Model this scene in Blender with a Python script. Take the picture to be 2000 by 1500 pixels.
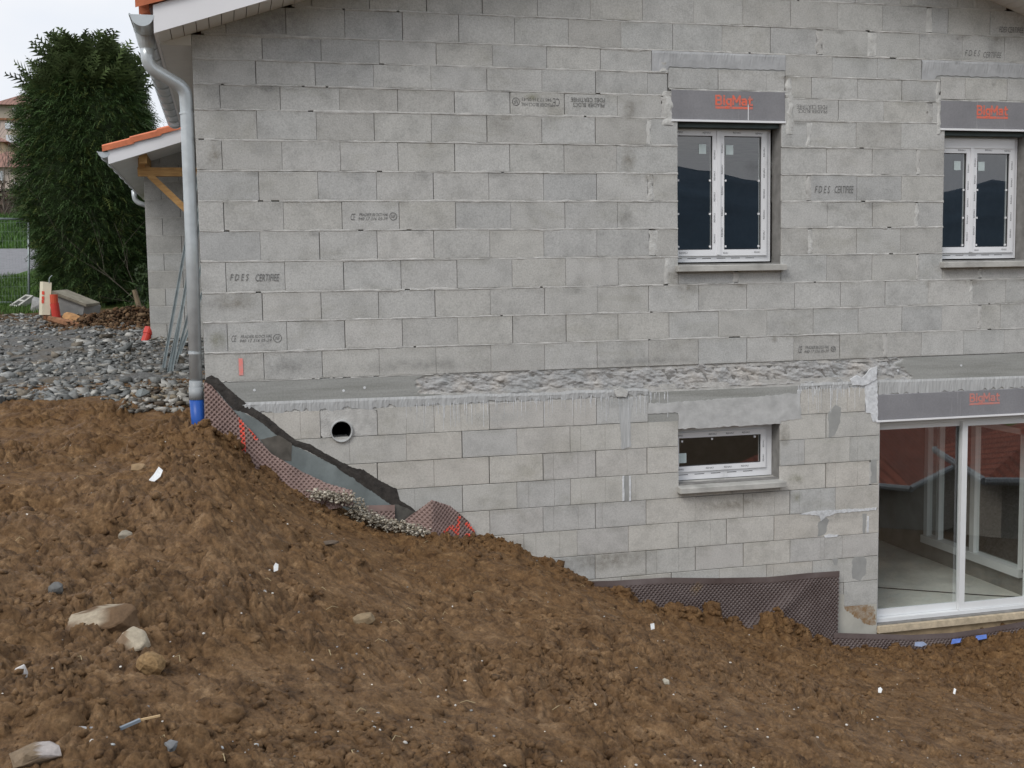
import bpy, math, random
import numpy as np
from mathutils import Vector, Matrix
random.seed(7); rng = np.random.default_rng(7)
S = bpy.context.scene
for o in list(bpy.data.objects): bpy.data.objects.remove(o)
COL = S.collection
rad = math.radians

# ------------------------------------------------------------------ camera
FPX = 2219.04; YAW = 0.245073; PITCH = -0.0917124; ROLL = -0.0164181
CAM = np.array([0.192376, -9.966138, 0.833251])
_f = np.array([math.sin(YAW)*math.cos(PITCH), math.cos(YAW)*math.cos(PITCH), math.sin(PITCH)])
_r = np.array([math.cos(YAW), -math.sin(YAW), 0.]); _u = np.cross(_r, _f)
CR = _r*math.cos(ROLL)+_u*math.sin(ROLL); CU = -_r*math.sin(ROLL)+_u*math.cos(ROLL); CF = _f
cd = bpy.data.cameras.new('camera'); cam = bpy.data.objects.new('camera', cd); COL.objects.link(cam)
cd.sensor_width = 36; cd.lens = FPX/2000*36; cd.clip_start = 0.05; cd.clip_end = 5000
cam.matrix_world = Matrix(((CR[0], CU[0], -CF[0], CAM[0]), (CR[1], CU[1], -CF[1], CAM[1]), (CR[2], CU[2], -CF[2], CAM[2]), (0, 0, 0, 1)))
S.camera = cam
# ------------------------------------------------------------------ sky, sun, exposure
SUN_EL, SUN_AZ = 43, 228     # azimuth: compass from +Y, clockwise (sun behind the camera, a little left)
W = bpy.data.worlds.new('World'); S.world = W; W.use_nodes = True
nt = W.node_tree; nt.nodes.clear()
wo = nt.nodes.new('ShaderNodeOutputWorld'); bg = nt.nodes.new('ShaderNodeBackground'); bg.inputs[1].default_value = 0.1
sk = nt.nodes.new('ShaderNodeTexSky'); sk.sky_type = 'NISHITA'; sk.sun_disc = False
sk.sun_elevation = rad(SUN_EL); sk.sun_rotation = rad(SUN_AZ); sk.air_density = 1.5; sk.dust_density = 3
tc = nt.nodes.new('ShaderNodeTexCoord'); mp = nt.nodes.new('ShaderNodeMapping'); mp.inputs['Scale'].default_value = (1, 1, 2.5)
nz = nt.nodes.new('ShaderNodeTexNoise'); nz.inputs['Scale'].default_value = 2.2; nz.inputs['Detail'].default_value = 5; nz.inputs['Roughness'].default_value = .5
cr = nt.nodes.new('ShaderNodeValToRGB')
cr.color_ramp.elements[0].position = .3; cr.color_ramp.elements[0].color = (.72, .81, .94, 1)
cr.color_ramp.elements[1].position = .65; cr.color_ramp.elements[1].color = (1, 1, 1, 1)
mul = nt.nodes.new('ShaderNodeMix'); mul.data_type = 'RGBA'; mul.blend_type = 'MULTIPLY'; mul.inputs[0].default_value = 1
mul.inputs[7].default_value = (10.6, 10.5, 10.6, 1)
mx = nt.nodes.new('ShaderNodeMix'); mx.data_type = 'RGBA'; mx.inputs[0].default_value = .88
L = nt.links.new
L(tc.outputs['Generated'], mp.inputs[0]); L(mp.outputs[0], nz.inputs['Vector']); L(nz.outputs['Fac'], cr.inputs[0])
L(cr.outputs[0], mul.inputs[6]); L(sk.outputs[0], mx.inputs[6]); L(mul.outputs[2], mx.inputs[7]); L(mx.outputs[2], bg.inputs[0]); L(bg.outputs[0], wo.inputs[0])
sl = bpy.data.lights.new('sun', 'SUN'); sl.energy = 1.5; sl.angle = rad(26); sl.color = (1, .97, .93)
so = bpy.data.objects.new('sun', sl); COL.objects.link(so)
_az = rad(SUN_AZ); _d = Vector((math.sin(_az)*math.cos(rad(SUN_EL)), math.cos(_az)*math.cos(rad(SUN_EL)), math.sin(rad(SUN_EL))))
so.rotation_euler = _d.to_track_quat('Z', 'Y').to_euler(); so.location = (0, -20, 30)
vs = S.view_settings; vs.view_transform = 'Standard'; vs.look = 'None'; vs.exposure = 0.0; vs.gamma = 1; vs.use_curve_mapping = False

# ------------------------------------------------------------------ geometry helpers
def ray(px, py): return (px-1000)/FPX*CR + (750-py)/FPX*CU + CF
def at(px, py, Y=0.):
    d = ray(px, py); return CAM + d*((Y-CAM[1])/d[1])
def atx(px, py, X):
    d = ray(px, py); return CAM + d*((X-CAM[0])/d[0])
def proj(x, y, z):
    v = np.array([x, y, z])-CAM; w = v@CF; return 1000+FPX*(v@CR)/w, 750-FPX*(v@CU)/w
def xw(px, z, Y=0.):
    X = 4.
    for _ in range(6):
        a = proj(X, Y, z)[0]; b = proj(X+.01, Y, z)[0]; X += (px-a)/((b-a)/.01)
    return X

def _hash(ix, iy, s):
    h = (ix.astype(np.int64)*374761393 + iy.astype(np.int64)*668265263 + s*974711) & 0x7fffffff
    h = ((h ^ (h >> 13))*1274126177) & 0x7fffffff
    h = ((h ^ (h >> 16))*1103515245) & 0x7fffffff
    return ((h >> 8) & 0xffff)/65535.
def vnoise(x, y, s=0):
    ix = np.floor(x); iy = np.floor(y); fx = x-ix; fy = y-iy
    fx = fx*fx*(3-2*fx); fy = fy*fy*(3-2*fy)
    a = _hash(ix, iy, s); b = _hash(ix+1, iy, s); c = _hash(ix, iy+1, s); d = _hash(ix+1, iy+1, s)
    return (a*(1-fx)+b*fx)*(1-fy)+(c*(1-fx)+d*fx)*fy
def fbm(x, y, s=0, o=4):
    v = 0; a = .5
    for i in range(o):
        v = v + a*vnoise(x, y, s+i*17); x = x*2.03+11.3; y = y*2.03+5.7; a *= .5
    return v
def worley(x, y, s=0, gap=False):
    ix = np.floor(x); iy = np.floor(y); f1 = np.full(x.shape, 9.); f2 = np.full(x.shape, 9.); cid = np.zeros(x.shape)
    for dx in (-1, 0, 1):
        for dy in (-1, 0, 1):
            cx = ix+dx; cy = iy+dy
            px = cx+_hash(cx, cy, s); py = cy+_hash(cx, cy, s+5)
            d = (px-x)**2+(py-y)**2
            m = d < f1
            f2 = np.where(m, f1, np.minimum(f2, d)); f1 = np.where(m, d, f1); cid = np.where(m, _hash(cx, cy, s+9), cid)
    f1 = np.sqrt(f1); return (f1, cid, np.sqrt(f2)-f1) if gap else (f1, cid)
def sstep(a, b, x):
    t = np.clip((x-a)/(b-a), 0, 1); return t*t*(3-2*t)

def link(o, parent=None):
    COL.objects.link(o)
    if parent is not None:
        o.parent = parent; o.matrix_parent_inverse = Matrix.Translation(-Vector(parent.get('_w', (0, 0, 0))))
    return o
def mk(name, verts, faces, mat, parent=None, smooth=False, kind=None):
    me = bpy.data.meshes.new(name)
    if isinstance(verts, np.ndarray) and isinstance(faces, np.ndarray):
        nv = len(verts); k = faces.shape[1]; nf = len(faces)
        me.vertices.add(nv); me.vertices.foreach_set('co', verts.astype(np.float32).ravel())
        me.loops.add(nf*k); me.loops.foreach_set('vertex_index', faces.astype(np.int32).ravel())
        me.polygons.add(nf); me.polygons.foreach_set('loop_start', np.arange(0, nf*k, k, dtype=np.int32))
        me.update(calc_edges=True)
    else:
        me.from_pydata([tuple(v) for v in verts], [], [tuple(f) for f in faces]); me.update()
    if smooth: me.polygons.foreach_set('use_smooth', np.ones(len(me.polygons), dtype=bool))
    for m in (mat if isinstance(mat, (list, tuple)) else [mat]): me.materials.append(m)
    o = bpy.data.objects.new(name, me); link(o, parent)
    if kind: o['kind'] = kind
    return o
def tag(o, label, cat=None, group=None):
    o['label'] = label
    if cat: o['category'] = cat
    if group: o['group'] = group
    return o
def thing(name, loc, label, cat, group=None):
    o = bpy.data.objects.new(name, None); o.location = loc; o.empty_display_size = .2; COL.objects.link(o); o['_w'] = tuple(float(c) for c in loc)
    return tag(o, label, cat, group)
class MB:
    def __init__(s): s.v = []; s.f = []
    def add(s, v, f):
        n = len(s.v); s.v += [tuple(p) for p in v]; s.f += [tuple(i+n for i in q) for q in f]; return s
    def box(s, x0, x1, y0, y1, z0, z1):
        return s.add([(x0,y0,z0),(x1,y0,z0),(x1,y1,z0),(x0,y1,z0),(x0,y0,z1),(x1,y0,z1),(x1,y1,z1),(x0,y1,z1)],
                     [(0,3,2,1),(4,5,6,7),(0,1,5,4),(1,2,6,5),(2,3,7,6),(3,0,4,7)])
    def cbox(s, x0, x1, y0, y1, z0, z1, c=.004):     # front (min y) edges chamfered
        v = [(x0+c,y0,z0+c),(x1-c,y0,z0+c),(x1-c,y0,z1-c),(x0+c,y0,z1-c),(x0,y0+c,z0),(x1,y0+c,z0),(x1,y0+c,z1),(x0,y0+c,z1),(x0,y1,z0),(x1,y1,z0),(x1,y1,z1),(x0,y1,z1)]
        f = [(0,1,2,3),(4,5,1,0),(5,6,2,1),(6,7,3,2),(7,4,0,3),(8,9,5,4),(9,10,6,5),(10,11,7,6),(11,8,4,7),(11,10,9,8)]
        return s.add(v, f)
    def bar(s, a, b, w, h, up=(0, 0, 1)):            # box beam from a to b
        a = Vector(a); b = Vector(b); d = (b-a).normalized(); u = Vector(up); r = d.cross(u).normalized(); u = r.cross(d)
        v = [p+r*sx*w/2+u*sz*h/2 for p in (a, b) for sx, sz in ((-1,-1),(1,-1),(1,1),(-1,1))]
        return s.add(v, [(0,1,2,3),(7,6,5,4),(0,4,5,1),(1,5,6,2),(2,6,7,3),(3,7,4,0)])
    def tube(s, pts, r, n=16, cap=True):
        pts = [Vector(p) for p in pts]; rs = r if isinstance(r, (list, tuple)) else [r]*len(pts); base = len(s.v); ref = None
        for i, p in enumerate(pts):
            d = (pts[min(i+1, len(pts)-1)]-pts[max(i-1, 0)]).normalized()
            if ref is None: ref = d.orthogonal().normalized()
            a = (ref-d*ref.dot(d)).normalized(); ref = a; b = d.cross(a)
            s.v += [tuple(p+(a*math.cos(2*math.pi*k/n)+b*math.sin(2*math.pi*k/n))*rs[i]) for k in range(n)]
        for i in range(len(pts)-1):
            for k in range(n):
                s.f.append((base+i*n+k, base+i*n+(k+1) % n, base+(i+1)*n+(k+1) % n, base+(i+1)*n+k))
        if cap:
            s.f.append(tuple(base+k for k in range(n))[::-1]); m = base+(len(pts)-1)*n; s.f.append(tuple(m+k for k in range(n)))
        return s
    def sheet(s, top, bot):                           # strip between two polylines of equal length
        n = len(top); b = len(s.v); s.v += [tuple(p) for p in bot]+[tuple(p) for p in top]
        s.f += [(b+i, b+i+1, b+n+i+1, b+n+i) for i in range(n-1)]; return s
    def build(s, name, mat, parent=None, smooth=False, kind=None): return mk(name, s.v, s.f, mat, parent, smooth, kind)
def bend(pts, r=.12, n=6):
    """round the corners of a polyline"""
    P = [Vector(p) for p in pts]; out = [P[0]]
    for i in range(1, len(P)-1):
        a = (P[i-1]-P[i]); b = (P[i+1]-P[i]); q = min(r, a.length*.49, b.length*.49)
        s0 = P[i]+a.normalized()*q; s1 = P[i]+b.normalized()*q
        for k in range(n+1):
            t = k/n; out.append(s0*(1-t)**2+P[i]*2*t*(1-t)+s1*t*t)
    return out+[P[-1]]
def resample(pts, n):
    P = np.array(pts, float); d = np.r_[0, np.cumsum(np.linalg.norm(np.diff(P, axis=0), axis=1))]
    t = np.linspace(0, d[-1], n); return np.stack([np.interp(t, d, P[:, k]) for k in range(P.shape[1])], -1)

# ------------------------------------------------------------------ materials
def M(name):
    m = bpy.data.materials.new(name); m.use_nodes = True; n = m.node_tree; b = n.nodes['Principled BSDF']; return m, n, b
def N(n, t, **k):
    x = n.nodes.new(t)
    for a, v in k.items():
        if a in x.inputs: x.inputs[a].default_value = v
        else: setattr(x, a, v)
    return x
def ramp(n, stops, src=None, interp='LINEAR'):
    r = n.nodes.new('ShaderNodeValToRGB'); e = r.color_ramp; e.interpolation = interp
    while len(e.elements) < len(stops): e.elements.new(.5)
    for el, (p, c) in zip(e.elements, stops):
        el.position = p; el.color = (*c, 1) if isinstance(c, (tuple, list)) else (c, c, c, 1)
    if src is not None: n.links.new(src, r.inputs[0])
    return r
def mixc(n, f, a, b, mode='MIX'):
    x = n.nodes.new('ShaderNodeMix'); x.data_type = 'RGBA'; x.blend_type = mode
    for i, s in ((0, f), (6, a), (7, b)):
        if isinstance(s, (int, float)): x.inputs[i].default_value = s
        elif isinstance(s, (tuple, list)): x.inputs[i].default_value = (*s, 1) if len(s) == 3 else s
        else: n.links.new(s, x.inputs[i])
    return x.outputs[2]
def noise(n, vec, sc, det=4, ro=.55, dist=0.):
    x = N(n, 'ShaderNodeTexNoise', Scale=sc, Detail=det, Roughness=ro, Distortion=dist)
    if vec is not None: n.links.new(vec, x.inputs['Vector'])
    return x.outputs['Fac']
def mapping(n, vec, scale=(1, 1, 1), rot=(0, 0, 0)):
    x = n.nodes.new('ShaderNodeMapping'); x.inputs['Scale'].default_value = scale; x.inputs['Rotation'].default_value = rot; n.links.new(vec, x.inputs[0]); return x.outputs[0]
def bump(n, b, h, st=.4, dist=.01):
    x = N(n, 'ShaderNodeBump', Strength=st, Distance=dist); n.links.new(h, x.inputs['Height']); n.links.new(x.outputs[0], b.inputs['Normal']); return x
def pos(n): return n.nodes.new('ShaderNodeNewGeometry').outputs['Position']
def objvec(n):
    t = n.nodes.new('ShaderNodeTexCoord').outputs['Object']; oi = n.nodes.new('ShaderNodeObjectInfo')
    a = n.nodes.new('ShaderNodeVectorMath'); a.operation = 'MULTIPLY_ADD'; a.inputs[0].default_value = (1, 1, 1)
    c = n.nodes.new('ShaderNodeCombineXYZ'); mm = N(n, 'ShaderNodeMath', operation='MULTIPLY'); mm.inputs[1].default_value = 53.
    n.links.new(oi.outputs['Random'], mm.inputs[0])
    for i in range(3): n.links.new(mm.outputs[0], c.inputs[i])
    a.operation = 'ADD'; n.links.new(t, a.inputs[0]); n.links.new(c.outputs[0], a.inputs[1])
    return a.outputs[0], oi.outputs['Random']
def simple(name, col, rough=.7, metal=0., var=.12, sc=8., bmp=0., bsc=60., spec=.3):
    m, n, b = M(name); p = pos(n); f = noise(n, p, sc, 5)
    c0 = tuple(max(0, c*(1-var)) for c in col); c1 = tuple(min(1, c*(1+var)) for c in col)
    r = ramp(n, [(.3, c0), (.7, c1)], f); n.links.new(r.outputs[0], b.inputs['Base Color'])
    b.inputs['Roughness'].default_value = rough; b.inputs['Metallic'].default_value = metal; b.inputs['Specular IOR Level'].default_value = spec
    if bmp: bump(n, b, noise(n, p, bsc, 6, .65), bmp, .01)
    return m
def block_mat(name, cols, warm=None, speck=.16):
    m, n, b = M(name); v, rnd = objvec(n); p = pos(n)
    k = len(cols); base = ramp(n, [(i/max(1, k-1), c) for i, c in enumerate(cols)], rnd).outputs[0]
    # blotches inside a block and long stains over the wall
    bl = ramp(n, [(.28, .84), (.5, 1.), (.75, 1.08)], noise(n, v, 5.5, 4, .6)).outputs[0]
    st = ramp(n, [(.30, (.87, .865, .84)), (.46, (1, 1, 1)), (.62, (1.03, 1.03, 1.03))], noise(n, mapping(n, p, (1, 1, 1.8)), 1.7, 6, .68, .6)).outputs[0]
    ge = n.nodes.new('ShaderNodeSeparateXYZ'); n.links.new(n.nodes.new('ShaderNodeTexCoord').outputs['Generated'], ge.inputs[0])
    eg = ramp(n, [(.0, 1.), (.10, .0), (.78, .0), (1., 1.)], ge.outputs['Z']).outputs[0]
    em = ramp(n, [(.42, 0.), (.66, .55)], noise(n, p, 3.4, 5, .65)).outputs[0]
    ef = mixc(n, 1, eg, em, 'MULTIPLY')
    g1 = noise(n, v, 75, 3, .75); g = ramp(n, [(.28, 1-speck*1.5), (.5, 1), (.72, 1+speck)], g1).outputs[0]
    vo = N(n, 'ShaderNodeTexVoronoi', Scale=95.); n.links.new(v, vo.inputs['Vector'])
    pit = ramp(n, [(.0, .55), (.16, .95), (.3, 1)], vo.outputs['Distance']).outputs[0]
    c = mixc(n, 1, base, bl, 'MULTIPLY'); c = mixc(n, ef, c, mixc(n, 1, c, (.66, .645, .60), 'MULTIPLY')); c = mixc(n, 1, c, st, 'MULTIPLY'); c = mixc(n, 1, c, g, 'MULTIPLY'); c = mixc(n, .5, c, pit, 'MULTIPLY')
    n.links.new(c, b.inputs['Base Color']); b.inputs['Roughness'].default_value = .93; b.inputs['Specular IOR Level'].default_value = .15
    hh = mixc(n, .5, noise(n, v, 110, 4, .7), vo.outputs['Distance'], 'MULTIPLY'); bump(n, b, hh, .55, .005)
    return m
MAT = {}
MAT['block'] = block_mat('concrete_block', [(.43,.425,.405), (.465,.465,.45), (.49,.49,.475), (.455,.46,.45), (.475,.47,.445), (.425,.43,.425), (.50,.495,.475)])
MAT['block_low'] = block_mat('calibrated_block', [(.50,.485,.45), (.53,.51,.47), (.47,.47,.45), (.54,.525,.485), (.49,.48,.46), (.47,.475,.465)], speck=.13)
MAT['mortar'] = simple('mortar', (.50, .495, .475), .95, var=.22, sc=9, bmp=.8, bsc=70, spec=.1)
MAT['mortar_light'] = simple('mortar_light', (.55, .55, .53), .95, var=.2, sc=14, bmp=.8, bsc=60, spec=.1)
MAT['core'] = simple('mortar_core', (.23, .225, .215), .95, var=.2, sc=12)
MAT['patch'] = simple('wet_cement_patch', (.33, .335, .325), .85, var=.1, sc=10, bmp=.3, bsc=60)
MAT['white_cement'] = simple('cement_laitance', (.66, .68, .70), .85, var=.18, sc=30, bmp=.6, bsc=60)
def slab_mat():
    m, n, b = M('formwork_concrete'); p = pos(n)
    f = noise(n, mapping(n, p, (.6, 1, 9)), 1.6, 5, .6); g = noise(n, p, 60, 4, .7)
    r = ramp(n, [(.28, (.25, .255, .235)), (.5, (.325, .33, .315)), (.72, (.39, .395, .38))], f).outputs[0]
    r = mixc(n, 1, r, ramp(n, [(.3, .86), (.7, 1.1)], g).outputs[0], 'MULTIPLY')
    n.links.new(r, b.inputs['Base Color']); b.inputs['Roughness'].default_value = .8; b.inputs['Specular IOR Level'].default_value = .25
    bump(n, b, g, .25, .006); return m
MAT['slab'] = slab_mat()
def hacked_mat():
    m, n, b = M('hacked_concrete'); p = pos(n)
    f = noise(n, p, 3.2, 5, .6, .5); g = noise(n, p, 34, 6, .75)
    r = ramp(n, [(.38, (.40, .41, .41)), (.52, (.44, .44, .435)), (.68, (.50, .48, .45))], f).outputs[0]
    r = mixc(n, 1, r, ramp(n, [(.3, .82), (.5, 1), (.7, 1.12)], g).outputs[0], 'MULTIPLY')
    n.links.new(r, b.inputs['Base Color']); b.inputs['Roughness'].default_value = .95; bump(n, b, g, .8, .015); return m
MAT['hacked'] = hacked_mat()
def drip_mat():
    m, n, b = M('cement_smear'); p = pos(n)
    f = noise(n, mapping(n, p, (26, 1, 2.2)), 1.2, 5, .65); g = noise(n, mapping(n, p, (70, 1, 5)), 1, 3, .6)
    r = ramp(n, [(.30, (.40, .41, .41)), (.5, (.47, .48, .48)), (.68, (.54, .555, .56)), (.82, (.68, .69, .69))], f).outputs[0]
    r = mixc(n, 1, r, ramp(n, [(.3, .82), (.7, 1.12)], g).outputs[0], 'MULTIPLY')
    n.links.new(r, b.inputs['Base Color']); b.inputs['Roughness'].default_value = .85; bump(n, b, f, .5, .01); return m
MAT['smear'] = drip_mat()
MAT['beam'] = simple('tie_beam_concrete', (.42, .43, .44), .85, var=.16, sc=6, bmp=.3, bsc=40)
def lintel_mat():
    m, n, b = M('shutter_box_panel'); p = pos(n)
    f = noise(n, p, 2.5, 5); g = noise(n, mapping(n, p, (22, 1, .8)), 1.3, 4, .7); w = noise(n, p, 60, 3)
    r = ramp(n, [(.3, (.22, .22, .235)), (.7, (.275, .275, .29))], f).outputs[0]
    r = mixc(n, ramp(n, [(.60, 0.), (.80, .45)], g).outputs[0], r, (.5, .5, .49))
    r = mixc(n, 1, r, ramp(n, [(.3, .93), (.7, 1.05)], w).outputs[0], 'MULTIPLY')
    n.links.new(r, b.inputs['Base Color']); b.inputs['Roughness'].default_value = .8; b.inputs['Specular IOR Level'].default_value = .2; return m
MAT['lintel'] = lintel_mat()
def paint_mat(name, col, under, lo=.42, hi=.60, sc=26):
    m, n, b = M(name); p = pos(n); f = ramp(n, [(lo, 1.), (hi, .25)], noise(n, p, sc, 4, .7)).outputs[0]
    n.links.new(mixc(n, f, under, col), b.inputs['Base Color']); b.inputs['Roughness'].default_value = .7; return m
MAT['orange'] = paint_mat('orange_stencil', (.80, .16, .09), (.24, .235, .25), .44, .72)
MAT['orange_faint'] = paint_mat('faded_pink_stencil', (.62, .22, .18), (.33, .27, .28), .40, .68)
MAT['mark_wall'] = paint_mat('pink_spray_mark', (.85, .27, .24), (.45, .42, .40), .45, .75)
MAT['mark_red'] = paint_mat('red_spray_mark', (.85, .10, .06), (.30, .10, .08), .45, .75)
MAT['ink'] = paint_mat('grey_block_ink', (.10, .10, .10), (.30, .30, .29), .40, .66, 45)
MAT['pvc'] = simple('white_pvc', (.80, .81, .83), .35, var=.03, sc=4, spec=.5)
MAT['pvc_soffit'] = simple('soffit_pvc', (.74, .74, .72), .5, var=.05, sc=4)
MAT['fascia'] = simple('verge_board', (.80, .80, .82), .45, var=.04, sc=2)
MAT['gasket'] = simple('dark_gasket', (.05, .05, .055), .6, var=.1)
MAT['print'] = simple('black_print', (.09, .09, .10), .6, var=.1)
MAT['sticker'] = simple('pale_sticker', (.52, .60, .60), .5, var=.08, sc=20)
MAT['alu'] = simple('white_aluminium', (.75, .77, .78), .35, var=.04, sc=4, spec=.5)
MAT['zinc'] = simple('zinc', (.54, .58, .60), .30, metal=.3, var=.14, sc=7, bmp=.05, bsc=10)
MAT['galv'] = simple('galvanised_steel', (.36, .41, .42), .45, metal=.4, var=.2, sc=9)
MAT['pvc_grey'] = simple('grey_pvc_pipe', (.32, .34, .35), .4, var=.06, sc=6)
MAT['pvc_blue'] = simple('blue_pvc_pipe', (.018, .085, .36), .35, var=.1, sc=6)
MAT['drain'] = simple('drain_pipe_pvc', (.42, .43, .43), .5, var=.08)
MAT['black'] = simple('bore_shade_black', (.012, .012, .012), .9, var=.1)
MAT['tar'] = simple('bitumen_coating', (.042, .037, .033), .55, var=.5, sc=18, bmp=.6, bsc=45, spec=.4)
MAT['wetgrey'] = simple('grey_slurry_coating', (.20, .228, .228), .35, var=.25, sc=3.5, bmp=.2, bsc=40, spec=.5)
def terracotta(name, c):
    m, n, b = M(name); v, rnd = objvec(n); f = noise(n, v, 12, 4)
    r = ramp(n, [(.3, tuple(x*.8 for x in c)), (.7, tuple(min(1, x*1.12) for x in c))], f).outputs[0]
    r = mixc(n, 1, r, ramp(n, [(0, .85), (1, 1.1)], rnd).outputs[0], 'MULTIPLY')
    n.links.new(r, b.inputs['Base Color']); b.inputs['Roughness'].default_value = .75; bump(n, b, noise(n, v, 60, 3), .2, .004); return m
MAT['tile'] = terracotta('terracotta_tile', (.62, .19, .09))
def roof_mat(name, c, sc):
    m, n, b = M(name); t = n.nodes.new('ShaderNodeTexCoord').outputs['Object']
    w = N(n, 'ShaderNodeTexWave', Scale=sc, Distortion=.6, Detail=2.); n.links.new(t, w.inputs['Vector'])
    f = noise(n, t, 1.5, 4); r = ramp(n, [(.3, tuple(x*.7 for x in c)), (.7, c)], f).outputs[0]
    r = mixc(n, .6, r, ramp(n, [(.0, .35), (.4, 1)], w.outputs['Fac']).outputs[0], 'MULTIPLY')
    n.links.new(r, b.inputs['Base Color']); b.inputs['Roughness'].default_value = .85; return m
MAT['roof_far'] = roof_mat('weathered_tile_roof', (.31, .165, .125), 1.0)
MAT['timber'] = (lambda: (lambda m, n, b: (n.links.new(ramp(n, [(.3, (.42, .22, .075)), (.7, (.60, .36, .14))], noise(n, mapping(n, pos(n), (3, 3, 14)), 3, 4)).outputs[0], b.inputs['Base Color']), b.inputs['Roughness'].__setattr__('default_value', .7), m)[-1])(*M('pine_timber')))()
MAT['old_wood'] = simple('weathered_wood', (.26, .13, .07), .85, var=.4, sc=12, bmp=.5)
MAT['pale_wood'] = simple('split_wood', (.42, .23, .10), .8, var=.3, sc=12, bmp=.5)
MAT['plaster_pink'] = simple('pink_render', (.55, .46, .41), .9, var=.12, sc=.8)
MAT['plaster_tan'] = simple('grey_tan_render', (.38, .34, .28), .9, var=.12, sc=.8)
MAT['plaster_yellow'] = simple('yellow_render', (.58, .46, .32), .9, var=.1, sc=.8)
MAT['shutter'] = simple('pale_shutter', (.62, .66, .70), .6, var=.06)
MAT['farglass'] = simple('far_window_glass', (.16, .19, .22), .2, var=.1, spec=.6)
MAT['red_tube'] = simple('red_plastic_tube', (.55, .055, .04), .45, var=.15, sc=9)
MAT['orange_tube'] = simple('orange_plastic', (.58, .09, .045), .45, var=.1)
MAT['cream'] = simple('cream_board', (.66, .62, .48), .7, var=.08, sc=5)
MAT['sill_wood'] = simple('muddy_threshold_board', (.55, .46, .33), .8, var=.25, sc=14, bmp=.4)
MAT['footing'] = simple('muddy_footing_concrete', (.42, .32, .20), .9, var=.25, sc=7, bmp=.5)
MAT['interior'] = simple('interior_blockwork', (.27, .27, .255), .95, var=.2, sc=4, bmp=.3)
MAT['screed'] = simple('concrete_floor', (.74, .74, .69), .75, var=.18, sc=2.2, bmp=.1)
def glass_mat(name, refl, tint):
    m, n, b = M(name); n.nodes.remove(b); out = n.nodes['Material Output']
    t = N(n, 'ShaderNodeBsdfTransparent', Color=(*tint, 1)); g = N(n, 'ShaderNodeBsdfGlossy', Roughness=.0)
    g.inputs['Color'].default_value = (.95, .97, 1, 1); x = n.nodes.new('ShaderNodeMixShader'); x.inputs[0].default_value = refl
    n.links.new(t.outputs[0], x.inputs[1]); n.links.new(g.outputs[0], x.inputs[2]); n.links.new(x.outputs[0], out.inputs[0]); return m
MAT['glass'] = glass_mat('double_glazing', .15, (.80, .83, .81))
MAT['glass_door'] = glass_mat('door_glazing', .18, (.92, .95, .93))
def membrane_mat():
    m, n, b = M('dimpled_membrane'); p = pos(n)
    f = noise(n, p, 3, 5, .6); r = ramp(n, [(.36, (.085, .060, .055)), (.60, (.125, .096, .090)), (.75, (.17, .115, .062))], f).outputs[0]
    n.links.new(r, b.inputs['Base Color']); b.inputs['Roughness'].default_value = .42; b.inputs['Specular IOR Level'].default_value = .5; return m
MAT['membrane'] = membrane_mat()
MAT['membrane_dusty'] = simple('dusty_dimpled_membrane', (.27, .19, .17), .6, var=.2, sc=5)
def soil_mat():
    m, n, b = M('clay_soil'); p = pos(n)
    s = n.nodes.new('ShaderNodeSeparateXYZ'); n.links.new(p, s.inputs[0])
    big = noise(n, p, .9, 5, .6, .4); mid = noise(n, p, 9, 7, .7, .3); fine = noise(n, p, 70, 5, .7)
    dry = ramp(n, [(.30, (.050, .026, .011)), (.46, (.150, .085, .038)), (.58, (.216, .129, .062)), (.74, (.345, .226, .122))], mid).outputs[0]
    fresh = ramp(n, [(.30, (.062, .031, .012)), (.46, (.142, .076, .030)), (.58, (.190, .107, .044)), (.74, (.30, .180, .080))], mid).outputs[0]
    # fresh orange backfill lies in a band by the wall and at the top of the bank
    yy = N(n, 'ShaderNodeMath', operation='MULTIPLY_ADD'); n.links.new(big, yy.inputs[0]); yy.inputs[1].default_value = 3.2; n.links.new(s.outputs['Y'], yy.inputs[2])
    fac = ramp(n, [(0., 0.), (1., 1.)], None); mr = N(n, 'ShaderNodeMapRange'); mr.inputs[1].default_value = -2.2; mr.inputs[2].default_value = 1.2; n.links.new(yy.outputs[0], mr.inputs[0])
    c = mixc(n, mr.outputs[0], dry, fresh)
    grey = ramp(n, [(.60, 0.), (.74, .35)], noise(n, mapping(n, p, (1, 1.6, 1)), 1.6, 6, .7, .8)).outputs[0]
    c = mixc(n, grey, c, (.215, .170, .120))
    c = mixc(n, 1, c, ramp(n, [(.22, .5), (.5, 1.), (.78, 1.45)], fine).outputs[0], 'MULTIPLY')
    n.links.new(c, b.inputs['Base Color'])
    n.links.new(ramp(n, [(.35, .92), (.62, .5)], noise(n, p, 2.3, 4)).outputs[0], b.inputs['Roughness']); b.inputs['Specular IOR Level'].default_value = .28
    bump(n, b, noise(n, p, 60, 8, .75), .8, .02); return m
MAT['soil'] = soil_mat()
def tint_mat(name, rough=.85, bsc=30, bst=.4, detail=.25):
    m, n, b = M(name); a = N(n, 'ShaderNodeAttribute', attribute_name='tint'); f = noise(n, pos(n), bsc, 5, .7)
    c = mixc(n, 1, a.outputs['Color'], ramp(n, [(.3, 1-detail), (.7, 1+detail)], f).outputs[0], 'MULTIPLY')
    n.links.new(c, b.inputs['Base Color']); b.inputs['Roughness'].default_value = rough; b.inputs['Specular IOR Level'].default_value = .25
    bump(n, b, f, bst, .01); return m
MAT['tint'] = tint_mat('loose_stone'); MAT['tint_soil'] = tint_mat('clay_clods', .93, 55, .9, .4)
MAT['leaf'] = tint_mat('conifer_foliage', .65, 8, 0., .1)
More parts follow.
